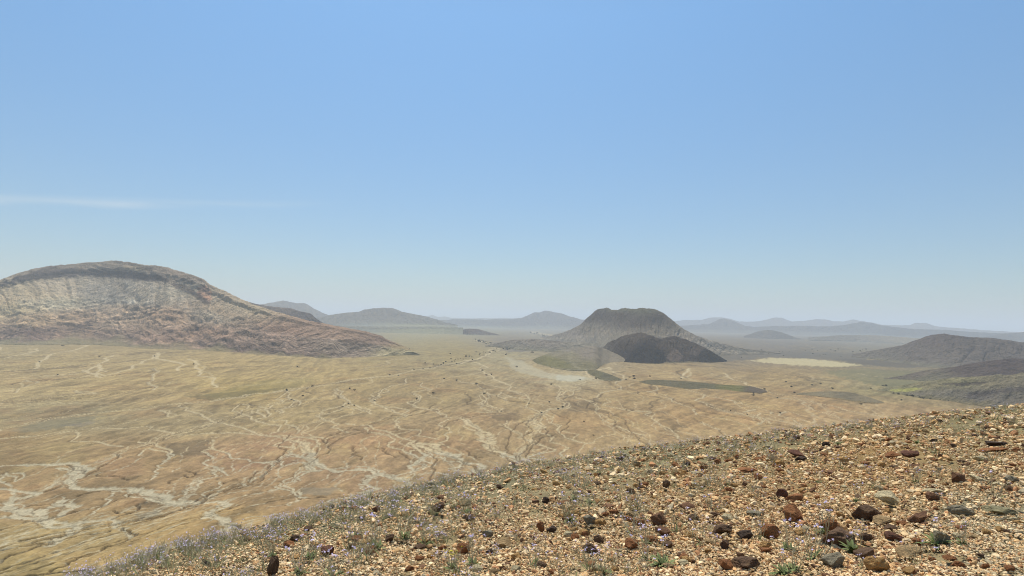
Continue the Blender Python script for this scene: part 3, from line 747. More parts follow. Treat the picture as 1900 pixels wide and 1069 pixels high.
# low grey rise left of it
hill('hills', [(900,641),(925,636),(950,631),(985,629),(1010,631),(1060,635),(1120,638),(1160,643)], [(900,642),(940,648),(1000,652),(1080,654),(1160,654)], k=1.6,
     pts=[(950,632,(124,118,108)),(1000,635,(128,120,110)),(960,645,(142,136,122)),(1080,645,(130,124,110))], gain=1.5, soft=.3, seed=21, rows=40, mott=.3, sm=14)
# dark cinder cone in front of it with its apron
def cone_post(x, y, z, V, px, env, Hm):
    return z + env * 9 * ridged(x / 60, y / 90, 4, 611, .6)
hill('hills', [(1114,656),(1120,645),(1128,637),(1143,630.5),(1156,625),(1168,621.5),(1180,619.5),(1189,618.2),(1197,619.5),(1206,623.5),(1216,627.5),(1226,629.5),(1236,628),(1249,625),(1264,628),(1275,632),(1285,637),(1307,646),(1318,652),(1329,658),(1337,662),(1345,667.5)],
     [(1114,662),(1130,664),(1156,670.5),(1194,674),(1231,674),(1290,672.5),(1320,672.5),(1345,671)], k=1.7, q=((0,0),(.15,.2),(.6,.6),(1,1)),
     pts=[(1100,650,(118,112,98)),(1118,645,(112,106,96)),(1145,640,(84,72,62)),(1180,625,(98,86,74)),(1200,640,(54,48,48)),(1215,660,(50,44,46)),(1165,660,(58,52,50)),(1240,640,(92,80,70)),(1270,640,(84,74,66)),(1290,650,(86,76,68)),(1310,662,(56,50,50)),(1225,672,(58,52,50))],
     patches=[([(1236,664),(1252,645),(1270,662),(1262,670),(1244,670)], (132,116,104), .8, 5, 2),
              ([(1275,652),(1285,640),(1302,648),(1290,662)], (112,100,92), .6, 6, 3),
              ([(1126,655),(1128,645),(1142,636),(1150,633),(1140,645),(1132,655),(1134,664)], (100,92,84), .7, 4, 2)],
     gully=9, amp=.05, fine=1.0, rows=110, step=.7, seed=22, gain=.95, soft=.03, psx=28, psy=14, sm=12, post=cone_post, mott=.32)
hill('hills', [(1158,671),(1164,664),(1172,654),(1180,647),(1188,642),(1196,639.5),(1206,640),(1216,645),(1226,653),(1234,661),(1241,670)], [(1158,672),(1180,674),(1215,675.5),(1241,673)], k=1.5,
     pts=[(1180,650,(58,50,46)),(1200,645,(64,56,52)),(1225,660,(44,40,40)),(1200,668,(58,52,48))], gully=7, amp=.09, fine=1.4, gain=.45, soft=.02, rows=60, step=.6, seed=52, psx=28, psy=14, sm=6, mott=.35)
hill('hills', [(1288,670),(1294,662),(1300,654),(1306,648.5),(1312,649),(1320,653),(1330,659),(1340,665),(1349,669)], [(1288,672),(1315,673.5),(1349,671)], k=1.5,
     pts=[(1305,655,(56,50,48)),(1325,665,(50,46,46))], gully=6, amp=.09, fine=1.4, gain=.5, soft=.02, rows=50, step=.6, seed=53, psx=28, psy=14, sm=5, mott=.35)
hill('hills', [(988,668),(996,664),(1004,661),(1018,656),(1032,651.5),(1048,648),(1067,645.5),(1085,643),(1100,642),(1125,648),(1150,660),(1165,668)], [(988,669.5),(997,675),(1010,679),(1027,683),(1055,686),(1080,687),(1105,685),(1118,677),(1135,673),(1165,671)], k=4.5,
     pts=[(1030,655,(124,118,100)),(1060,648,(124,118,106)),(1020,668,(112,108,70)),(1040,677,(106,102,66)),(1010,673,(104,100,66)),(1060,662,(118,112,90)),(1090,655,(126,118,106)),(1120,665,(126,118,102)),(1090,680,(112,106,78))],
     patches=[([(1052,655),(1066,650),(1060,668),(1078,684),(1066,682),(1054,668)], (134,128,104), .5, 6, 3)], gain=1.5, soft=.03, outcrop=(.15, 0, 1.0), seed=23, rows=60, step=.8, amp=.03, psx=26, psy=14, sm=3, mott=.22)
hill('hills', [(1090,686.5),(1100,686),(1110,687.5),(1118,690),(1131,694.5),(1143,699),(1154,704.5)], [(1090,690),(1097,697),(1105,702.5),(1118,705),(1131,706.5),(1154,706)], k=5,
     pts=[(1105,692,(106,102,74)),(1130,700,(98,94,72))], gain=1.35, soft=.03, outcrop=(.15, 0, 1.0), seed=24, rows=26, step=.8, amp=.02, psx=20, psy=14, sm=2, mott=.2)
hill('hills', [(1186,708),(1197,706),(1206,705),(1244,705.5),(1295,709.3),(1320,712),(1345,714),(1364,715),(1385,716),(1399,718),(1410,721),(1423,725)], [(1186,709),(1201,712.5),(1244,717.5),(1282,722),(1320,722.5),(1348,723.5),(1375,727),(1395,729),(1412,729),(1423,727)], k=5,
     pts=[(1230,710,(104,98,74)),(1300,715,(98,94,70)),(1360,720,(108,106,62)),(1400,724,(96,86,72))], gain=1.35, soft=.03, outcrop=(.15, 0, 1.0), seed=25, rows=30, step=.8, amp=.02, psx=30, psy=14, sm=3, mott=.22)
hill('hills', [(1478,730),(1491,728.5),(1515,727),(1539,726),(1570,727),(1586,729.5),(1618,739),(1640,746)], [(1478,731.5),(1497,733),(1554,739),(1600,746),(1640,748)], k=6,
     pts=[(1520,730,(128,118,92)),(1570,732,(112,104,82)),(1610,742,(124,114,90))], gain=1.4, soft=.03, outcrop=(.15, 0, 1.0), seed=26, rows=26, step=.8, amp=.02, psx=30, psy=14, sm=3, mott=.2)
hill('hills', [(842,617),(848,615.5),(856,612.5),(865,610.3),(878,610),(888,611),(895,613),(910,617),(928,621.5)], [(842,618.5),(870,622),(900,622.5),(928,622.5)], k=2.0,
     pts=[(870,615,(98,86,82)),(910,620,(108,98,92))], seed=27, rows=26, step=.8, sm=2, mott=.25)
# right-hand hills
hill('hills', [(1580,658),(1610,652),(1634,648),(1655,644.5),(1675,641),(1690,635),(1707,629),(1718,625),(1729,622),(1740,620.6),(1752,620),(1770,622.5),(1787,624.5),(1809,626.5),(1841,627.5),(1873,632),(1900,636),(1960,646),(2060,668),(2200,690)],
     [(1580,662),(1637,668),(1682,676),(1761,686),(1900,690),(2200,700)], k=2.2,
     pts=[(1730,630,(112,102,98)),(1760,625,(104,96,92)),(1700,650,(118,110,104)),(1640,660,(124,118,108)),(1800,640,(112,104,98)),(1850,650,(116,108,102)),(1900,650,(110,102,98)),(1760,670,(124,116,108))],
     gully=40, amp=.045, fine=.8, rows=110, step=1.0, gain=.9, seed=30, psx=60, psy=20, sm=22, mott=.3)
hill('hills', [(1640,702),(1675,697),(1690,693),(1713,688),(1745,684),(1777,680),(1790,677),(1809,674),(1825,671),(1841,669),(1873,666),(1900,666),(1980,668),(2100,680)],
     [(1640,704),(1675,705),(1745,712),(1850,722),(2100,730)], k=1.9,
     pts=[(1700,695,(104,96,86)),(1800,685,(86,76,72)),(1870,680,(82,72,70)),(1720,703,(110,106,88)),(1900,685,(88,78,74))],
     gully=0, amp=.05, gain=1.35, rows=60, step=1.0, seed=31, psx=40, psy=14, sm=18, mott=.28)
def bands(x, y, z, V, px, env, Hm):
    return z + env * 5 * ridged(x / 70, y / 35, 4, 715, .6)
hill('hills', [(1628,723),(1655,718),(1682,714),(1710,709),(1739,705.5),(1765,703),(1793,701),(1815,700),(1850,697),(1900,694),(1980,690),(2150,690)],
     [(1628,725),(1650,727),(1690,736),(1745,744),(1800,751),(1900,765),(2150,800)], k=1.5,
     pts=[(1680,722,(126,122,92)),(1720,715,(122,116,90)),(1780,710,(124,120,92)),(1850,712,(118,112,92)),(1760,730,(108,104,92)),(1820,735,(98,94,88)),(1880,725,(102,98,88)),(1700,735,(118,112,100)),(1850,750,(108,102,92))],
     patches=[([(1740,712),(1830,708),(1826,713),(1780,716)], (72,66,62), .8, 14, 3), ([(1790,730),(1880,718),(1920,722),(1850,731),(1800,738)], (78,72,70), .7, 26, 5),
              ([(1650,723),(1700,719),(1712,722),(1690,726),(1660,727)], (164,164,92), .7, 8, 2)],
     gully=0, amp=.05, fine=1.4, rows=80, step=.9, gain=1.5, seed=32, psx=50, psy=14, sm=18, post=bands, mott=.34)

# ------------------------------------------------------------------ the stony hillside under the camera
edge_px = [(-150,1190),(150,1072),(230,1047),(330,1014),(430,989),(540,960),(640,930),(760,902),(880,878),(1000,856),(1150,833),(1300,817),(1450,800),(1650,777),(1760,763),(1900,750),(2100,734)]
ev = ray([p[0] for p in edge_px], [p[1] for p in edge_px])
e_az = np.arctan2(ev[:, 0], ev[:, 1]); e_dep = -ev[:, 2] / np.hypot(ev[:, 0], ev[:, 1])
e_r = np.interp(np.array([p[0] for p in edge_px]), [-150, 150, 640, 1000, 1500, 1900, 2100], [8, 9, 13, 18, 27, 36, 40])
def zs_base(x, y):
    r = np.hypot(x, y) + 1e-6
    a = np.arctan2(x, y)
    dep = np.interp(a, e_az, e_dep); re = np.interp(a, e_az, e_r)
    lo = np.clip((e_az[0] - a), 0, 3); hi = np.clip(a - e_az[-1], 0, 3)
    dep = dep + np.minimum(lo, 1.2) * .22 - np.minimum(hi, 1.0) * .10
    c = H / re ** 2; B = dep - 2 * H / re
    rs = np.maximum((.66 - B) / (2 * c), re * 1.4)
    z = -H - B * np.minimum(r, rs) - c * np.minimum(r, rs) ** 2
    z = z - np.maximum(r - rs, 0) * .66
    return z
def zslope(x, y):
    r = np.hypot(x, y)
    z = zs_base(x, y)
    near = sstep(.5, 4, r)
    return z + near * (.10 * fbm(x / 3.4, y / 3.4, 3, 801) + .035 * fbm(x / .7, y / .7, 3, 805) * sstep(60, 20, r))
def hit_slope(px, py):
    v = ray(px, py)
    ts = np.concatenate([np.linspace(1.5, 12, 60), np.linspace(12, 75, 110)[1:]])
    t_hit = np.full(v.shape[0], np.nan)
    prev = v[:, 2] * ts[0] - zslope(v[:, 0] * ts[0], v[:, 1] * ts[0])
    for a, b in zip(ts[:-1], ts[1:]):
        cur = v[:, 2] * b - zslope(v[:, 0] * b, v[:, 1] * b)
        m = np.isnan(t_hit) & (prev > 0) & (cur <= 0)
        t_hit[m] = a + (b - a) * prev[m] / (prev[m] - cur[m])
        prev = cur
    x = v[:, 0] * t_hit; y = v[:, 1] * t_hit
    return x, y, t_hit
az_f = np.concatenate([np.linspace(-math.pi, -1.0, 30)[:-1], np.linspace(-1.0, 1.0, 1250), np.linspace(1.0, math.pi, 30)[1:]])
r_f = np.concatenate([[.02, .3, .8, 1.4], np.geomspace(2.0, 45, 620), np.geomspace(46, 320, 60)])
AZ, RR = np.meshgrid(az_f, r_f)
xs = np.sin(AZ) * RR; ysl = np.cos(AZ) * RR
zs = zslope(xs, ysl)
fr = sstep(50, 15, RR)
zs -= .045
zs += fr * .020 * ridged(xs / .16, ysl / .16, 3, 820, .6) + fr * .012 * fbm(xs / .05, ysl / .05, 2, 825) * sstep(14, 5, RR)
qx, qy = proj(xs, ysl, zs)
qx = np.where(ysl > .3, qx, 950); qy = np.where(ysl > .3, qy, 1069)
c = blend_points(qx, qy, [(300,1040,(142,130,92)),(600,960,(138,130,94)),(900,890,(140,132,98)),(1200,840,(146,136,98)),(700,1040,(164,144,104)),(1000,1000,(172,150,108)),(1000,920,(160,144,106)),(1300,920,(172,146,102)),(1300,1040,(176,150,106)),
     (1600,850,(164,134,86)),(1600,960,(172,144,98)),(1500,810,(150,136,96)),(1850,770,(146,132,92)),(1850,850,(160,138,96)),(1850,960,(166,154,120)),(1850,1060,(168,154,118)),(1700,1050,(170,150,108))], 160, 55)
c = c * 1.05 * (1 + .5 * fbm(xs / .9, ysl / .9, 4, 830, .6))[..., None]
structure(grid_mesh('hillside', xs, ysl, zs, np.clip(c, .03, .75), M_slope, flip=True))

# ------------------------------------------------------------------ gravel
def ico(sub):
    bm = bmesh.new(); bmesh.ops.create_icosphere(bm, subdivisions=sub, radius=1.0)
    v = np.array([p.co[:] for p in bm.verts]); f = np.array([[q.index for q in p.verts] for p in bm.faces]); bm.free()
    return v, f
def chunky(v, seed, cuts=14):
    g = np.random.default_rng(seed)
    v = v.copy()
    for _ in range(cuts):                      # plane cuts give broken, angular faces
        n = g.normal(size=3); n /= np.linalg.norm(n); d = g.uniform(.35, .75)
        s = v @ n; m = s > d
        v[m] -= np.outer(s[m] - d, n)
    return v * 1.2 + g.normal(0, .04, v.shape)
def scatter_stones(name, px, py, size_px, flat, palette_pick, sub, minm=.008, seedo=0, sink=.12, world=None):
    x, y, t = hit_slope(px, py) if world is None else world
    ok = ~np.isnan(t); x, y, t, px, py = x[ok], y[ok], t[ok], px[ok], py[ok]
    sz = np.clip(size_px[ok] * t / F * .5, minm, .075 + .05 * rng.random(len(t)))
    z = zslope(x, y)
    n = len(x); pc = palette_pick(px, py, n)
    V, Fc, C = [], [], []; off = 0
    bv, bf = ico(sub)
    K = 18; grp = rng.integers(0, K, n)
    for k in range(K):
        m = np.where(grp == k)[0]
        if not len(m): continue
        pv = chunky(bv, 900 + k + seedo)
        nn = len(m)
        sx = rng.uniform(.75, 1.35, nn); sy = rng.uniform(.6, 1.1, nn); szz = rng.uniform(*flat, nn)
        a = rng.uniform(0, 2 * math.pi, nn); tl = rng.normal(0, .28, nn); tb = rng.normal(0, .28, nn)
        P = pv[None] * np.stack([sx, sy, szz], -1)[:, None, :]
        ca, sa = np.cos(tl)[:, None], np.sin(tl)[:, None]
        P = np.stack([P[..., 0], P[..., 1] * ca - P[..., 2] * sa, P[..., 1] * sa + P[..., 2] * ca], -1)
        ca, sa = np.cos(tb)[:, None], np.sin(tb)[:, None]
        P = np.stack([P[..., 0] * ca + P[..., 2] * sa, P[..., 1], -P[..., 0] * sa + P[..., 2] * ca], -1)
        ca, sa = np.cos(a)[:, None], np.sin(a)[:, None]
        P = np.stack([P[..., 0] * ca - P[..., 1] * sa, P[..., 0] * sa + P[..., 1] * ca, P[..., 2]], -1)
        P = P * sz[m][:, None, None]
        P += np.stack([x[m], y[m], z[m] + sz[m] * szz * (1 - 2 * sink) * .5], -1)[:, None, :]
        V.append(P.reshape(-1, 3)); nv = len(pv)
        Fc.append((bf[None] + (np.arange(nn) * nv)[:, None, None] + off).reshape(-1, 3)); off += nn * nv
        C.append(np.repeat(pc[m], nv, 0))
    me = tri_mesh(name, np.concatenate(V), np.concatenate(Fc), np.concatenate(C), (M_gravel,))
    o = link(bpy.data.objects.new(name, me)); o['kind'] = 'stuff'
    return o
PAL = np.array([A(222,194,148), A(228,206,166), A(208,168,120), A(176,132,94), A(122,94,72), A(180,168,138), A(206,172,124), A(236,216,172)]) * np.array([1.50, 1.40, 1.30])
def pick(px, py, n):
    grey = sstep(1700, 1850, px) * sstep(880, 960, py) + .35 * sstep(1000, 700, px)
    orange = np.exp(-((px - 1500) / 300) ** 2) * sstep(1000, 850, py)
    W = np.stack([.26 + 0 * px, .20 + .1 * grey, .13 + .12 * orange, .10 + .10 * orange - .05 * grey, .15 - .08 * grey, .05 + .3 * grey, .16 + .12 * orange, .07 + .0 * px], -1)
    W = np.clip(W, .01, 1); W /= W.sum(1, keepdims=True)
    idx = (W.cumsum(1) < rng.random(n)[:, None]).sum(1).clip(0, 7)
    return PAL[idx] * rng.uniform(.75, 1.2, n)[:, None]
def rnd_px(n, dens=None):
    px = rng.uniform(-450, 2650, n * 2); py = rng.uniform(735, 1200, n * 2)
    ed = np.interp(px, [p[0] for p in edge_px], [p[1] for p in edge_px])
    m = py > ed - 1
    return px[m][:n], py[m][:n]
px, py = rnd_px(195000)
bare = fbm(px / 70, py / 30, 3, 940) + rng.normal(0, .12, len(px))
px, py = px[bare > -.22], py[bare > -.22]
scatter_stones('gravel', px, py, 2.6 + 1.35 * rng.pareto(2.1, len(px)).clip(0, 5), (.3, .8), pick, 1, .011)
px, py = rnd_px(33000)
cl = fbm(px / 45, py / 25, 3, 950) + rng.normal(0, .25, len(px)) + .12 * sstep(900, 1300, px) - .3 * sstep(1650, 1800, px) * sstep(900, 980, py)
px, py = px[cl > .0], py[cl > .0]
scatter_stones('gravel', px, py, 5.6 + 2.4 * rng.pareto(1.8, len(px)).clip(0, 4), (.4, .8), pick, 2, .02, 50, .15)

n_ = 60000
a_ = rng.uniform(-1.9, 1.9, n_); r_ = 1.0 + 21 * rng.random(n_) ** .75
x_ = np.sin(a_) * r_; y_ = np.cos(a_) * r_
p_, q_ = proj(x_, y_, zslope(x_, y_))
out_ = (y_ < .4) | (p_ < -440) | (p_ > 2640) | (q_ > 1190)
x_, y_, p_, q_ = x_[out_], y_[out_], p_[out_], q_[out_]
scatter_stones('gravel', np.clip(p_, 0, 1900), np.clip(q_, 900, 1069), (.012 + .009 * rng.pareto(2.2, len(x_)).clip(0, 5)) * 2 * F, (.3, .8), pick, 1, .011, 70, .12, (x_, y_, np.ones(len(x_))))

# ------------------------------------------------------------------ separate rocks
def rock_proto(seed, flat=.7):
    g = np.random.default_rng(seed)
    bm = bmesh.new()
    bmesh.ops.create_icosphere(bm, subdivisions=4, radius=1.0)
    v = np.array([p.co[:] for p in bm.verts])
    for _ in range(13):
        n = g.normal(size=3); n /= np.linalg.norm(n); d = g.uniform(.5, .82)
        s = v @ n; m = s > d
        v[m] -= np.outer(s[m] - d, n)
    a = fbm(v[:, 0] * 1.6 + seed, v[:, 1] * 1.6 + v[:, 2] * 1.3, 4, seed)
    b = fbm(v[:, 2] * 5 + seed, v[:, 1] * 5 + v[:, 0] * 4, 3, seed + 3)
    v = v * (1 + .24 * a + .08 * b)[:, None]
    lo, hi = v.min(0), v.max(0)
    v = (v - (lo + hi) / 2) / (hi - lo) * np.array([1, 1, 1])
    f = np.array([[q.index for q in p.verts] for p in bm.faces]); bm.free()
    return tri_mesh('rock', v, f, None, (M_rock,), smooth=False)
protos = [rock_proto(s) for s in range(40, 54)]
RC = {'rust': (170,116,76), 'ochre': (206,162,104), 'tan': (194,162,116), 'pale': (226,206,160), 'brown': (136,100,74), 'dark': (124,98,76), 'black': (92,76,64), 'grey': (160,148,122), 'maroon': (130,92,74), 'olive': (154,144,108)}
gpx, gpy = np.meshgrid(np.arange(90, 1960, 6.0), np.arange(735, 1090, 3.0))
_, _, gt = hit_slope(gpx.ravel(), gpy.ravel()); gt = gt.reshape(gpx.shape)
def hit1(px, py):
    i = (px - 90) / 6; j = (py - 735) / 3
    i = min(max(i, 0), gt.shape[1] - 1.01); j = min(max(j, 0), gt.shape[0] - 1.01)
    a, b = int(i), int(j); fi, fj = i - a, j - b
    t = gt[b, a] * (1 - fi) * (1 - fj) + gt[b, a + 1] * fi * (1 - fj) + gt[b + 1, a] * (1 - fi) * fj + gt[b + 1, a + 1] * fi * fj
    v = ray(px, py)
    return v[0] * t, v[1] * t, t
def place_rock(px, py, wpx, hpx, colr, label, group=None, k=None, tilt=(0, 0), flat=None):
    x, y, t = hit1(px, py + hpx * .42)
    if math.isnan(t): return None
    o = bpy.data.objects.new('rock', protos[random.randrange(len(protos)) if k is None else k])
    W = wpx * t / F; Hh = hpx * t / F
    dp = W * random.uniform(.7, .95)
    dwn = 0.40
    Hh = max(Hh * 1.05 - dp * .22, Hh * .55)
    o.scale = (W * 1.05, dp, Hh * 1.25)
    o.rotation_euler = (tilt[0] + random.uniform(-.15, .15), tilt[1] + random.uniform(-.15, .15), random.uniform(-.35, .35) + random.choice((0, math.pi)))
    z = float(zslope(np.array(x), np.array(y)))
    o.location = (x, y + dp * .3, z + Hh * .42)
    o.color = (*(A(*RC[colr]) * random.uniform(1.05, 1.4)), 1)
    tag(o, label, 'rock', group)
    return link(o)
big_rocks = [
 (1563,1000,56,38,'dark','large dark mossy boulder behind the green rosette'),
 (1609,1031,33,24,'dark','flat-topped chocolate brown block touching the ochre chunk'),
 (1632,1050,38,28,'ochre','bright ochre chunk just below the flat-topped brown block'),
 (1692,1023,47,19,'tan','long smooth tan loaf-shaped stone'),
 (1712,961,37,19,'brown','brown slab tipped up with a dark right end'),
 (1650,924,38,23,'pale','angular stone with cream top and brown front'),
 (1612,952,42,28,'dark','nearly black lumpy rock in the middle of rust coloured stones'),
 (1475,955,34,28,'rust','orange rust slab leaning to the right'),
 (1544,978,30,26,'rust','rust brown wedge just behind the mossy boulder'),
 (1664,996,30,18,'maroon','purplish flaky rock beyond the loaf-shaped stone'),
 (1792,948,42,20,'grey','grey brown weathered slab half sunk in fine gravel'),
 (1867,948,52,18,'olive','long olive grey slab near the pale platy gravel'),
 (1782,888,22,17,'brown','brown cube-like stone with sunlit ochre top'),
 (1821,888,26,12,'pale','flat cream stone beside the brown cube-like one'),
 (1883,888,25,13,'grey','low grey block farthest right along the middle of the slope'),
 (1854,822,32,13,'black','black rock with yellowish top high on the right slope'),
 (1850,834,42,12,'rust','wide rust brown slab under the black and yellow rock'),
 (1694,842,34,15,'maroon','purplish brown slab high on the slope'),
 (1658,844,27,12,'rust','orange brown stone left of the purplish slab'),
 (1482,842,32,16,'maroon','dark maroon boulder of a pair near the slope edge'),
 (1488,851,20,10,'black','low black stone under the dark maroon boulder'),
 (1534,824,16,10,'black','small black stone close to the purple flowered edge'),
 (1568,853,20,11,'ochre','ochre stone with a dark underside on the upper slope'),
 (1736,922,23,16,'brown','small brown rock half under a cream slab'),
 (1736,910,33,10,'pale','thin cream slab resting behind a small brown rock'),
 (1452,916,20,16,'maroon','small maroon rock with a white speck'),
 (1478,924,30,14,'rust','low rust stone to the right of a maroon one'),
 (1550,1041,34,27,'grey','grey tan split rock at the foot of the mossy boulder'),
 (1824,850,22,12,'pale','pale chip among reddish rubble high on the right'),
 (1752,1000,26,24,'grey','pale grey speckled stone beside a leafy rosette'),
 (1432,988,29,26,'rust','rough rust rock surrounded by lavender flowers'),
 (1641,965,30,16,'tan','tan stone just below the nearly black lump'),
 (1221,964,31,26,'brown','smooth brown stone standing tilted on edge'),
 (1344,983,33,20,'dark','rounded charcoal rock with a lavender flower'),
 (1276,939,27,11,'brown','flat brown stone with black shadowed front'),
 (1115,969,21,13,'ochre','orange tinted flat stone next to two white specks'),
 (1095,966,22,18,'grey','grey brown stone left of the orange tinted one'),
 (1023,983,18,13,'black','blackish block below the rust upright stone'),
 (1097,1019,25,18,'dark','dark jagged rock alone in pale gravel'),
 (1390,1045,48,22,'dark','wide dark brown rock at the lowest part of the slope'),
 (1348,1049,24,19,'rust','rust stone pressed against the wide dark brown rock'),
 (1384,993,25,19,'black','black angular rock with lavender flower at its side'),
 (1347,1011,19,17,'dark','small dark block below the rounded charcoal rock'),
 (1231,988,28,17,'brown','low brown rock below the tilted smooth stone'),
 (1209,1001,23,13,'rust','rust stone with black underside'),
 (1173,1011,25,21,'rust','crumbly rust stone left of a purple flower stalk'),
 (1246,844,16,10,'pale','pale tan stone among grey green herbs'),
 (1277,861,15,8,'black','tiny black rock right of a green tuft'),
 (1237,899,14,14,'dark','dark upright stone in a heap of ochre rubble'),
 (1405,952,32,9,'grey','thin bluish grey slate slab lying flat'),
 (1390,873,32,11,'rust','flat rust patch of rock on the upper slope'),
 (1033,897,15,10,'ochre','bright orange stone near the flowered edge'),
 (1035,877,16,10,'dark','dark stone above the bright orange one'),
 (1013,930,14,13,'black','slate black stone by a lavender clump'),
 (1133,1039,14,10,'ochre','small ochre stone low on the slope'),
 (812,942,24,17,'dark','dark brown rock crowning the middle of the slope'),
 (670,962,15,10,'black','black chip beside lavender flowers'),
 (604,1024,21,19,'maroon','dark red brown rock on the lower left slope'),
 (585,1012,14,9,'ochre','orange stone behind the dark red brown rock'),
 (859,1019,25,20,'rust','orange rust rock with a black shaded side'),
 (908,1024,14,11,'black','small black stone right of the orange rust rock'),
 (934,1009,27,18,'tan','rounded tan stone between black stone and gravel'),
 (1003,978,14,17,'rust','upright rust stone above the blackish block'),
 (503,1054,19,32,'dark','tall jagged black rock topped by purple flowers'),
 (614,942,10,10,'black','small black stone near the left slope edge'),
 (696,945,15,12,'maroon','dark purplish stone on the upper left slope'),
 (928,903,15,9,'dark','dark stone on the edge of the slope'),
 (862,935,25,12,'tan','pinkish tan flat stone right of the dark crowning rock'),
 (905,991,20,12,'grey','grey sharp-edged stone in pale gravel'),
 (380,1045,17,11,'black','black stone low at the left end of the slope'),
]
for i, (px_, py_, w_, h_, c_, lb) in enumerate(big_rocks):
    tl = (random.uniform(-.1, .1), random.uniform(-.12, .12))
    if 'tilted' in lb or 'tipped' in lb or 'leaning' in lb: tl = (.1, .45)
    place_rock(px_, py_, w_ * 1.06, h_ * 1.06, c_, lb, k=i % len(protos), tilt=tl)
kinds = [('rust', 'rust brown stone of hand size lying loose in the gravel', 'loose rust brown stones'),
         ('ochre', 'ochre yellow stone of hand size lying loose in the gravel', 'loose ochre stones'),
         ('dark', 'dark brown stone of hand size lying loose in the gravel', 'loose dark brown stones'),
         ('pale', 'cream coloured stone of hand size lying loose in the gravel', 'loose cream stones'),
         ('tan', 'dull tan stone of hand size lying loose in the gravel', 'loose tan stones')]
cnt = 0
while cnt < 222:
    a, b = random.uniform(420, 1895), random.uniform(770, 1064)
    if b < np.interp(a, [p[0] for p in edge_px], [p[1] for p in edge_px]) + 14: continue
    if any(abs(a - r[0]) < (r[2] + 12) * .6 and abs(b - r[1]) < (r[3] + 8) * .6 for r in big_rocks): continue
    if random.random() > (.35 + .65 * (a > 1000)): continue
    kd = random.choices(kinds, (30, 26, 16, 14, 14))[0]
    wpx = random.uniform(11, 20) * (.8 + .35 * (b > 950)); 
    e_ = float(np.interp(a, [p[0] for p in edge_px], [p[1] for p in edge_px]))
    up_ = b < e_ + 90
    lb_ = kd[1].replace('lying loose in the gravel', 'loose in the gravel ' + ('up near the brow' if up_ else 'low on the slope')) + (' right half' if a > 1250 else ' left half')
    if place_rock(a, b, wpx, wpx * random.uniform(.45, .75), kd[0], lb_, kd[2] + (' near the brow' if up_ else ' low on the slope') + (' on the right' if a > 1250 else ' on the left')): cnt += 1

# ------------------------------------------------------------------ plants
class MB:
    def __init__(s): s.v = []; s.f = []; s.m = []
    def add(s, v, f, m):
        o = len(s.v); s.v += [tuple(p) for p in v]; s.f += [[i + o for i in q] for q in f]; s.m += [m] * len(f)
    def mesh(s, name, mats):
        me = bpy.data.meshes.new(name); me.from_pydata(s.v, [], s.f)
        me.polygons.foreach_set('material_index', s.m)
        for m in mats: me.materials.append(m)
        me.update(); return me
def stem(mb, p, q, r, m=0, bend=.25, n=3):
    p, q = Vector(p), Vector(q); b = Vector((random.uniform(-1, 1), random.uniform(-1, 1), 0)) * (q - p).length * bend
    pts = [p.lerp(q, i / n) + b * math.sin(math.pi * i / n) * .5 for i in range(n + 1)]
    vs = []
    for i, c in enumerate(pts):
        rr = r * (1 - .55 * i / n)
        for k in range(3):
            a = k * 2.094; vs.append(c + Vector((math.cos(a) * rr, math.sin(a) * rr, 0)))
    fs = [[i * 3 + k, i * 3 + (k + 1) % 3, i * 3 + 3 + (k + 1) % 3, i * 3 + 3 + k] for i in range(n) for k in range(3)]
    mb.add(vs, fs, m)
def leaf(mb, p, d, L, w, m=0, curve=.3):
    d = Vector(d).normalized(); s = d.cross(Vector((0, 0, 1)))
    s = s.normalized() if s.length > .01 else Vector((1, 0, 0))
    p = Vector(p); n = 4; vs = []
    for i in range(n + 1):
        t = i / n; c = p + d * L * t - Vector((0, 0, 1)) * curve * L * t * t
        ww = w * math.sin(math.pi * (0.12 + .85 * t)); vs += [c - s * ww + Vector((0, 0, ww * .3)), c, c + s * ww + Vector((0, 0, ww * .3))]
    fs = []
    for i in range(n):
        a = i * 3; fs += [[a, a + 1, a + 4, a + 3], [a + 1, a + 2, a + 5, a + 4]]
    mb.add(vs, fs, m)
def flower(mb, c, r, m):
    c = Vector(c)
    for j in range(random.randint(3, 5)):
        o = c + Vector((random.gauss(0, r * .6), random.gauss(0, r * .6), random.gauss(0, r * .35)))
        tilt = Vector((random.gauss(0, .5), random.gauss(0, .5), 1)).normalized()
        a0 = random.uniform(0, 6.28); e1 = tilt.orthogonal().normalized(); e2 = tilt.cross(e1)
        for k in range(4):
            a = a0 + k * 1.5708
            d = e1 * math.cos(a) + e2 * math.sin(a); s = e1 * -math.sin(a) + e2 * math.cos(a)
            R_ = r * .62
            mb.add([o, o + d * R_ * .6 + s * R_ * .4, o + d * R_ + tilt * R_ * .1, o + d * R_ * .6 - s * R_ * .4], [[0, 1, 2, 3]], m)
def herb_layout(h, nst, spread):
    tips = []
    for i in range(nst):
        a = random.uniform(0, 6.28); q = random.random() ** .6 * spread
        tips.append((Vector((math.cos(a) * q * .25, math.sin(a) * q * .25, -.01)), Vector((math.cos(a) * q, math.sin(a) * q, h * random.uniform(.6, 1.05)))))
    return tips
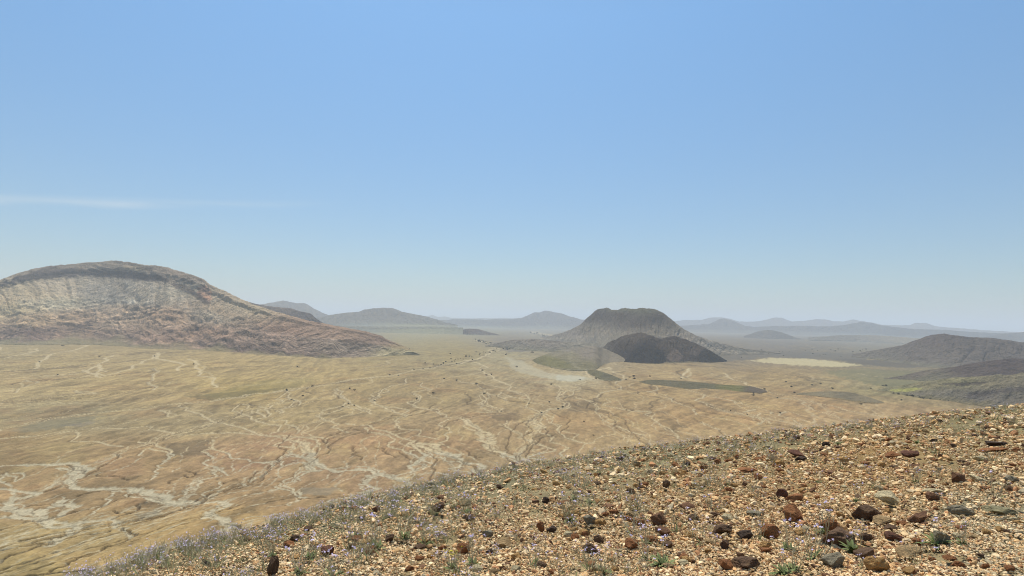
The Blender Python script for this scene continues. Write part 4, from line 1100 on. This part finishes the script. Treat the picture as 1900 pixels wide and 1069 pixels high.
def build_herb_big(h=.26, nst=11, spread=.14, nleaf=16, petal=M_petal, lw=.009, ll=.11, pr=.014):
    root = bpy.data.objects.new('flowering_plant', None); root.empty_display_size = .05
    tips = herb_layout(h, nst, spread)
    mb = MB()
    for a, b in tips:
        stem(mb, a, b, .0028)
        for _ in range(2):
            m = a.lerp(b, random.uniform(.3, .75)); stem(mb, m, m + Vector((random.gauss(0, .04), random.gauss(0, .04), random.uniform(.02, .07))), .0018, n=2)
    parts = [('stems', mb.mesh('stems', (M_stem,)))]
    mb = MB()
    for _ in range(nleaf):
        a = random.uniform(0, 6.28); e = random.uniform(.25, 1.1)
        leaf(mb, (random.gauss(0, .012), random.gauss(0, .012), 0), (math.cos(a) * math.cos(e), math.sin(a) * math.cos(e), math.sin(e)), ll * random.uniform(.6, 1.1), lw)
    parts.append(('leaves', mb.mesh('leaves', (M_leaf,))))
    fl = random.sample(tips, max(3, int(nst * .6)))
    for a, b in fl:
        mb = MB(); flower(mb, (0, 0, 0), pr, 0)
        parts.append(('flower', mb.mesh('flower', (petal,)), b))
    obs = []
    for p in parts:
        o = bpy.data.objects.new(p[0], p[1]); o.parent = root
        if len(p) > 2: o.location = p[2]
        obs.append(o)
    return root, obs
def build_herb_small(name, h, nst, spread, nfl, nleaf, mats=(0, 1, 2), pr=.0125, sr=.0024):
    mb = MB(); tips = herb_layout(h, nst, spread)
    for a, b in tips:
        stem(mb, a, b, sr, 0, n=2)
        m = a.lerp(b, .6); stem(mb, m, m + Vector((random.gauss(0, .04), random.gauss(0, .04), random.uniform(.02, .08))), sr * .7, 0, n=1)
    for _ in range(nleaf):
        a = random.uniform(0, 6.28); e = random.uniform(.4, 1.3)
        leaf(mb, (random.gauss(0, spread * .3), random.gauss(0, spread * .3), 0), (math.cos(a) * math.cos(e), math.sin(a) * math.cos(e), math.sin(e)), h * random.uniform(.3, .7), .006, 1)
    for a, b in random.sample(tips, min(nfl, nst)): flower(mb, b, pr, 2)
    return mb.mesh(name, (M_stem, M_leaf, M_petal))
def ground_at(px, py):
    x, y, t = hit1(px, py)
    if math.isnan(t): return None
    return Vector((x, y, float(zslope(np.array(x), np.array(y))))), t
bigp = [build_herb_big(), build_herb_big(.30, 9, .12, 20), build_herb_big(.22, 14, .17, 10)]
leafy = [build_herb_big(.20, 5, .10, 34, lw=.013, ll=.14), build_herb_big(.24, 4, .09, 30, lw=.012, ll=.15)]
yel = build_herb_big(.16, 16, .10, 18, petal=M_yellow)
used = set()
def place_plant(src, px, py, label, sc_=1.0, cat='plant', group=None):
    g = ground_at(px, py)
    if g is None: return
    root, obs = src
    if id(root) not in used:
        r, cs = root, obs; used.add(id(root))
    else:
        r = root.copy(); cs = []
        for o in obs:
            c_ = o.copy(); c_.parent = r; cs.append(c_)
    r.location = g[0]; r.rotation_euler = (0, 0, random.uniform(0, 6.28)); r.scale = (sc_,) * 3
    col.objects.link(r)
    for c_ in cs: col.objects.link(c_)
    tag(r, label, cat, group)
P_ = [
 (bigp[0],1058,968,'sprawling lavender flowered herb left of the grey and orange stones',1.15), (leafy[0],1095,936,'dark green tuft with a few lavender flowers beside the flowering herbs',.8),
 (bigp[1],1066,928,'lavender herb just behind the sprawling one',.9), (bigp[2],1087,902,'lavender herb highest of the central flowering clump',.9),
 (leafy[1],1231,1051,'bright green leafy plant low in the middle of the slope',1.0), (bigp[0],1202,1040,'tall lavender herb left of the bright green leafy plant',1.0),
 (bigp[1],1199,1010,'thin lavender herb beside the crumbly rust stone',.8), (leafy[0],1583,1026,'green rosette in front of the large mossy boulder',1.1),
 (leafy[1],1739,1012,'spiky green rosette with lavender flowers by the speckled stone',1.0), (bigp[2],1508,1036,'bushy lavender herb left of the grey tan split rock',1.25),
 (bigp[0],1530,992,'pale stalky herb left of the mossy boulder',1.2), (bigp[1],1465,1020,'lavender herb below the rough rust rock',1.0), (bigp[2],1602,1056,'single lavender clump under the flat-topped brown block',.5),
 (bigp[1],1785,1010,'small lavender herb right of the spiky rosette',.7), (bigp[0],1560,870,'bright purple herb high above the lumpy black rock',.75), (bigp[2],1612,880,'purple herb right of the bright purple one',.6),
 (bigp[1],1592,932,'grey green herb left of the cream topped stone',.8), (bigp[2],1700,896,'sparse lavender herb on the bare upper slope',.8), (leafy[0],1557,826,'green tuft close to the small black stone',.8),
 (leafy[1],1703,824,'green tuft highest on the right slope',.9), (bigp[0],1471,1060,'lavender herb at the lower margin left of the rosette',1.0), (leafy[1],1455,1066,'green leafed herb at the lower margin of the slope',.8),
 (bigp[1],1110,880,'grey green herb on the flowered edge above the central clump',1.0), (bigp[2],1095,1058,'low lavender herb below the dark jagged rock',.8), (bigp[0],1121,1066,'lavender herb beside the low one at the lower margin',.8),
 (bigp[1],879,1048,'tall lavender herb right of the yellow flowered plant',1.0), (bigp[2],990,1050,'wispy lavender herb below the rounded tan stone',.8), (yel,839,1056,'yellow flowered plant low in the middle left',1.0),
 (bigp[0],748,1000,'broad lavender herb in a green patch on the left slope',1.3), (bigp[1],699,1018,'tangled grey green herb in the left green patch',1.3), (bigp[2],866,952,'grey green herb right below the dark crowning rock',1.2),
 (bigp[0],559,1066,'lavender herb beside the tall jagged black rock',1.1), (bigp[2],620,1068,'lavender herb below the dark red brown rock',1.0), (bigp[1],575,1036,'lavender herb left of the dark red brown rock',1.0),
 (bigp[2],722,960,'lavender herb near the dark purplish stone',1.0), (bigp[1],506,1034,'purple flowers behind the tall jagged black rock',.8), (bigp[0],655,1000,'green herb patch left of the broad lavender herb',1.1),
 (bigp[2],790,1010,'silvery herb between the green patch and the orange rust rock',1.0), (bigp[1],1412,1000,'small lavender herb right of the black angular rock',.6), (bigp[2],1640,900,'tiny purple herb beyond the cream topped stone',.5),
 (bigp[1],1520,896,'purple herb among rust stones left of the lumpy rock',.6), (bigp[0],1350,900,'sparse lavender herb in the middle of the slope',.6),
]
for p in P_: place_plant(p[0], p[1], p[2], p[3], p[4])
smallv = [build_herb_small('herb', .24, 14, .17, 4, 3), build_herb_small('herb', .20, 16, .20, 4, 2), build_herb_small('herb', .26, 12, .15, 2, 7), build_herb_small('herb', .18, 18, .22, 1, 4)]
cnt = 0
while cnt < 190:
    a = random.uniform(250, 1890); e = np.interp(a, [p[0] for p in edge_px], [p[1] for p in edge_px])
    b = e + 3 + random.expovariate(1 / 75)
    if b > 1066: continue
    g = ground_at(a, b)
    if g is None: continue
    if a > 1350 and b > e + 40 and random.random() < .75: continue
    hk = random.randrange(4); o = bpy.data.objects.new('herb', smallv[hk])
    o.location = g[0]; o.rotation_euler = (0, 0, random.uniform(0, 6.28)); s_ = random.uniform(.6, 1.15); o.scale = (s_,) * 3
    hw = ('upright herb with several lavender flowers', 'low spreading lavender flowered herb', 'tall leafy herb with few lavender flowers', 'broad wispy herb with hardly a flower')[hk]
    pl_ = ('on the brow of the slope' if b < e + 40 else 'among stones down the slope') + (', left half' if a < 1000 else ', right half')
    tag(o, hw + ' ' + pl_, 'plant', hw + ' ' + pl_.replace(',', ''))
    link(o); cnt += 1
# dense cover of herbs along the brow of the hillside
mbv, mbf, mbm, off = [], [], [], 0
arr = []
for me in smallv + [build_herb_small('herb', .16, 12, .16, 9, 1), build_herb_small('herb', .22, 12, .14, 10, 1), build_herb_small('herb', .2, 10, .14, 9, 2)]:
    v = np.empty(len(me.vertices) * 3); me.vertices.foreach_get('co', v); v = v.reshape(-1, 3)
    f4 = [list(p.vertices) for p in me.polygons]; arr.append((v, np.array(f4), np.array([p.material_index for p in me.polygons])))
n = 950
px = rng.uniform(100, 1990, n * 2)
ed = np.interp(px, [p[0] for p in edge_px], [p[1] for p in edge_px])
py = ed + np.where(rng.random(n * 2) < .72, rng.exponential(16, n * 2) * np.interp(px, [100, 900, 1900], [1.7, 1.3, .8]), rng.uniform(0, 240, n * 2)) + .5
cl = fbm(px / 60, py / 22, 3, 970)
keep = (py < 1110) & (cl + rng.normal(0, .12, n * 2) > np.where(py - ed < 30, -.35, .12)) & ~((px > 1400) & (py > ed + 32) & (rng.random(n * 2) < .8))
px, py = px[keep][:n], py[keep][:n]
x, y, t = hit_slope(px, py); ok = ~np.isnan(t); x, y = x[ok], y[ok]; z = zslope(x, y)
for i in range(len(x)):
    v, f, m = arr[rng.integers(len(arr))]
    s_ = rng.uniform(.35, .8); a = rng.uniform(0, 6.28)
    c_, s2 = math.cos(a) * s_, math.sin(a) * s_
    vv = np.stack([v[:, 0] * c_ - v[:, 1] * s2 + x[i], v[:, 0] * s2 + v[:, 1] * c_ + y[i], v[:, 2] * s_ + z[i]], -1)
    mbv.append(vv); mbf.append(f + off); mbm.append(m); off += len(v)
me = tri_mesh('ground_cover', np.concatenate(mbv), np.concatenate(mbf), None, (M_stem, M_leaf, M_petal), np.concatenate(mbm))
o = link(bpy.data.objects.new('ground_cover', me)); o['kind'] = 'stuff'

# ------------------------------------------------------------------ shrubs dotted over the valley floor
def shrub_mesh(seed):
    g = random.Random(seed); mb = MB()
    for k in range(3):
        a = g.uniform(0, 6.28); stem(mb, (0, 0, -.3), (math.cos(a) * .5, math.sin(a) * .5, 1.1), .09, 1, n=2)
    cl = [(g.gauss(0, .75), g.gauss(0, .75), g.uniform(.7, 1.9)) for _ in range(11)]
    for cx_, cy_, cz_ in cl:
        for _ in range(26):
            c = Vector((cx_ + g.gauss(0, .33), cy_ + g.gauss(0, .33), cz_ + g.gauss(0, .24)))
            d1 = Vector((g.gauss(0, 1), g.gauss(0, 1), g.gauss(0, 1))).normalized() * g.uniform(.2, .4); d2 = d1.orthogonal().normalized() * g.uniform(.16, .3)
            mb.add([c - d1, c + d2, c + d1, c - d2], [[0, 1, 2, 3]], 0)
    return mb.mesh('shrub', (M_shrub, M_bark))
shrubs = [shrub_mesh(s) for s in range(5)]
def zgrid(x, y):
    j = np.clip(row_of(y), 0, nr - 2); i = np.clip(col_of(x / y), 0, nc - 2)
    j0, i0 = int(j), int(i); fj, fi = j - j0, i - i0
    return (ZZ[j0, i0] * (1 - fj) * (1 - fi) + ZZ[j0 + 1, i0] * fj * (1 - fi) + ZZ[j0, i0 + 1] * (1 - fj) * fi + ZZ[j0 + 1, i0 + 1] * fj * fi)
def put_shrub(px, py, wpx, label, group):
    x, y = hit(np.array([float(px)]), np.array([float(py)])); x, y = float(x[0]), float(y[0])
    o = bpy.data.objects.new('shrub', shrubs[random.randrange(5)])
    s_ = 1.4 * wpx * y / F / 3.0
    o.location = (x, y, zgrid(x, y)); o.rotation_euler = (0, 0, random.uniform(0, 6.28)); o.scale = (s_, s_, s_ * random.uniform(.7, 1.0))
    tag(o, label, 'shrub', group); link(o)
L1 = ('dark shrub standing alone on the open tan plain', 'lone dark shrubs on the plain')
s3 = [(145,507),(218,587),(248,620),(28,657),(175,683),(232,750),(935,655),(1052,646),(1273,650),(1300,636),(1328,630),(1333,647),(1450,630),(1678,648),(725,688),(710,815),(775,860),(808,848),(560,820),(965,963),(585,455),(515,400),(1035,1058),(650,400),(390,470),(470,560)]
s4 = [(372,574),(308,597),(308,612),(497,532),(530,562),(548,595),(770,570),(937,660),(993,570),(650,550),(700,545),(1170,640)]
s2 = [(1484,622),(1725,623),(522,877),(710,855),(985,878),(1022,890),(935,1003),(1280,777),(1770,695),(1680,805),(1768,815),(1600,908),(600,718),(1418,583),(640,930),(1540,690)]
for S, lst in ((S3, s3), (S4, s4), (S2, s2), (S1, [(1422,857),(460,720),(730,800)])):
    for a, b in lst: put_shrub(S[0] + a * S[2], S[1] + b * S[2], random.uniform(1.9, 2.9), *L1)
for k in range(46):
    P0 = main[rng.integers(len(main))][0]; q = P0[rng.integers(len(P0))]
    if not (1000 < q[1] < 2600): continue
    a_, b_ = proj(q[0], q[1], -D)
    if 60 < a_ < 1700: put_shrub(float(a_), float(b_), random.uniform(1.6, 2.4), *L1)
L2 = ('dark shrub in the crowded thicket where the pale wash bends', 'shrubs crowded at the bend of the wash')
for k in range(46):
    t = random.random(); a = 180 + 240 * t + random.gauss(0, 9); b = 362 + 75 * t + random.gauss(0, 6)
    put_shrub(S3[0] + a * S3[2], S3[1] + b * S3[2], random.uniform(1.3, 2.3), *L2)
L3 = ('dark shrub in the row lining the long pale wash', 'shrubs lining the long pale wash')
for k in range(38):
    t = random.random() ** 1.4; a = 330 - 600 * t; b = 440 + 100 * t + 60 * t * t + random.gauss(0, 7)
    put_shrub(S3[0] + a * S3[2], S3[1] + b * S3[2], random.uniform(1.2, 2.0), *L3)
L4 = ('dark shrub in the row along the foot of the olive slope', 'shrubs along the foot of the olive slope')
s4r = [(1060,550),(1080,552),(1095,583),(1125,597),(1155,603),(1158,597),(1205,610),(1215,606),(1235,614),(1280,622),(1300,627),(1310,625),(1340,630),(1380,632),(1375,628),(1400,636),(1430,638),(1450,641),(1480,645),(1520,650),(1560,655),(1575,657),(1600,660)]
for a, b in s4r: put_shrub(S4[0] + a * S4[2], S4[1] + b * S4[2] + 1.0, random.uniform(2.2, 3.4), *L4)
L5 = ('tiny dark shrub in the far thicket below the flat-topped mountain', 'far shrubs below the flat-topped mountain')
for k in range(24):
    t = random.random(); put_shrub(S3[0] + (590 + 110 * t + random.gauss(0, 10)) * S3[2], S3[1] + (300 + 48 * t + random.gauss(0, 5)) * S3[2], random.uniform(1.0, 1.8), *L5)
L6 = ('faint dark shrub scattered on the grey flats beyond the dark cone', 'shrubs scattered over the grey flats')
for k in range(40):
    put_shrub(random.uniform(1360, 1640), random.uniform(648, 664), random.uniform(1.0, 1.9), *L6)

# ------------------------------------------------------------------ haze
bm = bmesh.new(); bmesh.ops.create_cube(bm, size=1.0)
me = bpy.data.meshes.new('haze')
x0, x1, y0_, y1_, z0, z1 = -150000, 150000, -900, 60000, -420, 640
for v in bm.verts:
    v.co = Vector((x0 if v.co.x < 0 else x1, y0_ if v.co.y < 0 else y1_, z0 if v.co.z < 0 else z1))
bm.to_mesh(me); bm.free()
hm = bpy.data.materials.new('haze'); hm.use_nodes = True
t = hm.node_tree; t.nodes.clear()
ho = t.nodes.new('ShaderNodeOutputMaterial'); pv = t.nodes.new('ShaderNodeVolumePrincipled')
pv.inputs['Density'].default_value = 7.0e-5
pv.inputs['Color'].default_value = (0.88, 0.95, 1.0, 1)
pv.inputs['Anisotropy'].default_value = 0.0
t.links.new(pv.outputs[0], ho.inputs['Volume'])
me.materials.append(hm)
ho_ = link(bpy.data.objects.new('haze', me)); ho_['kind'] = 'stuff'
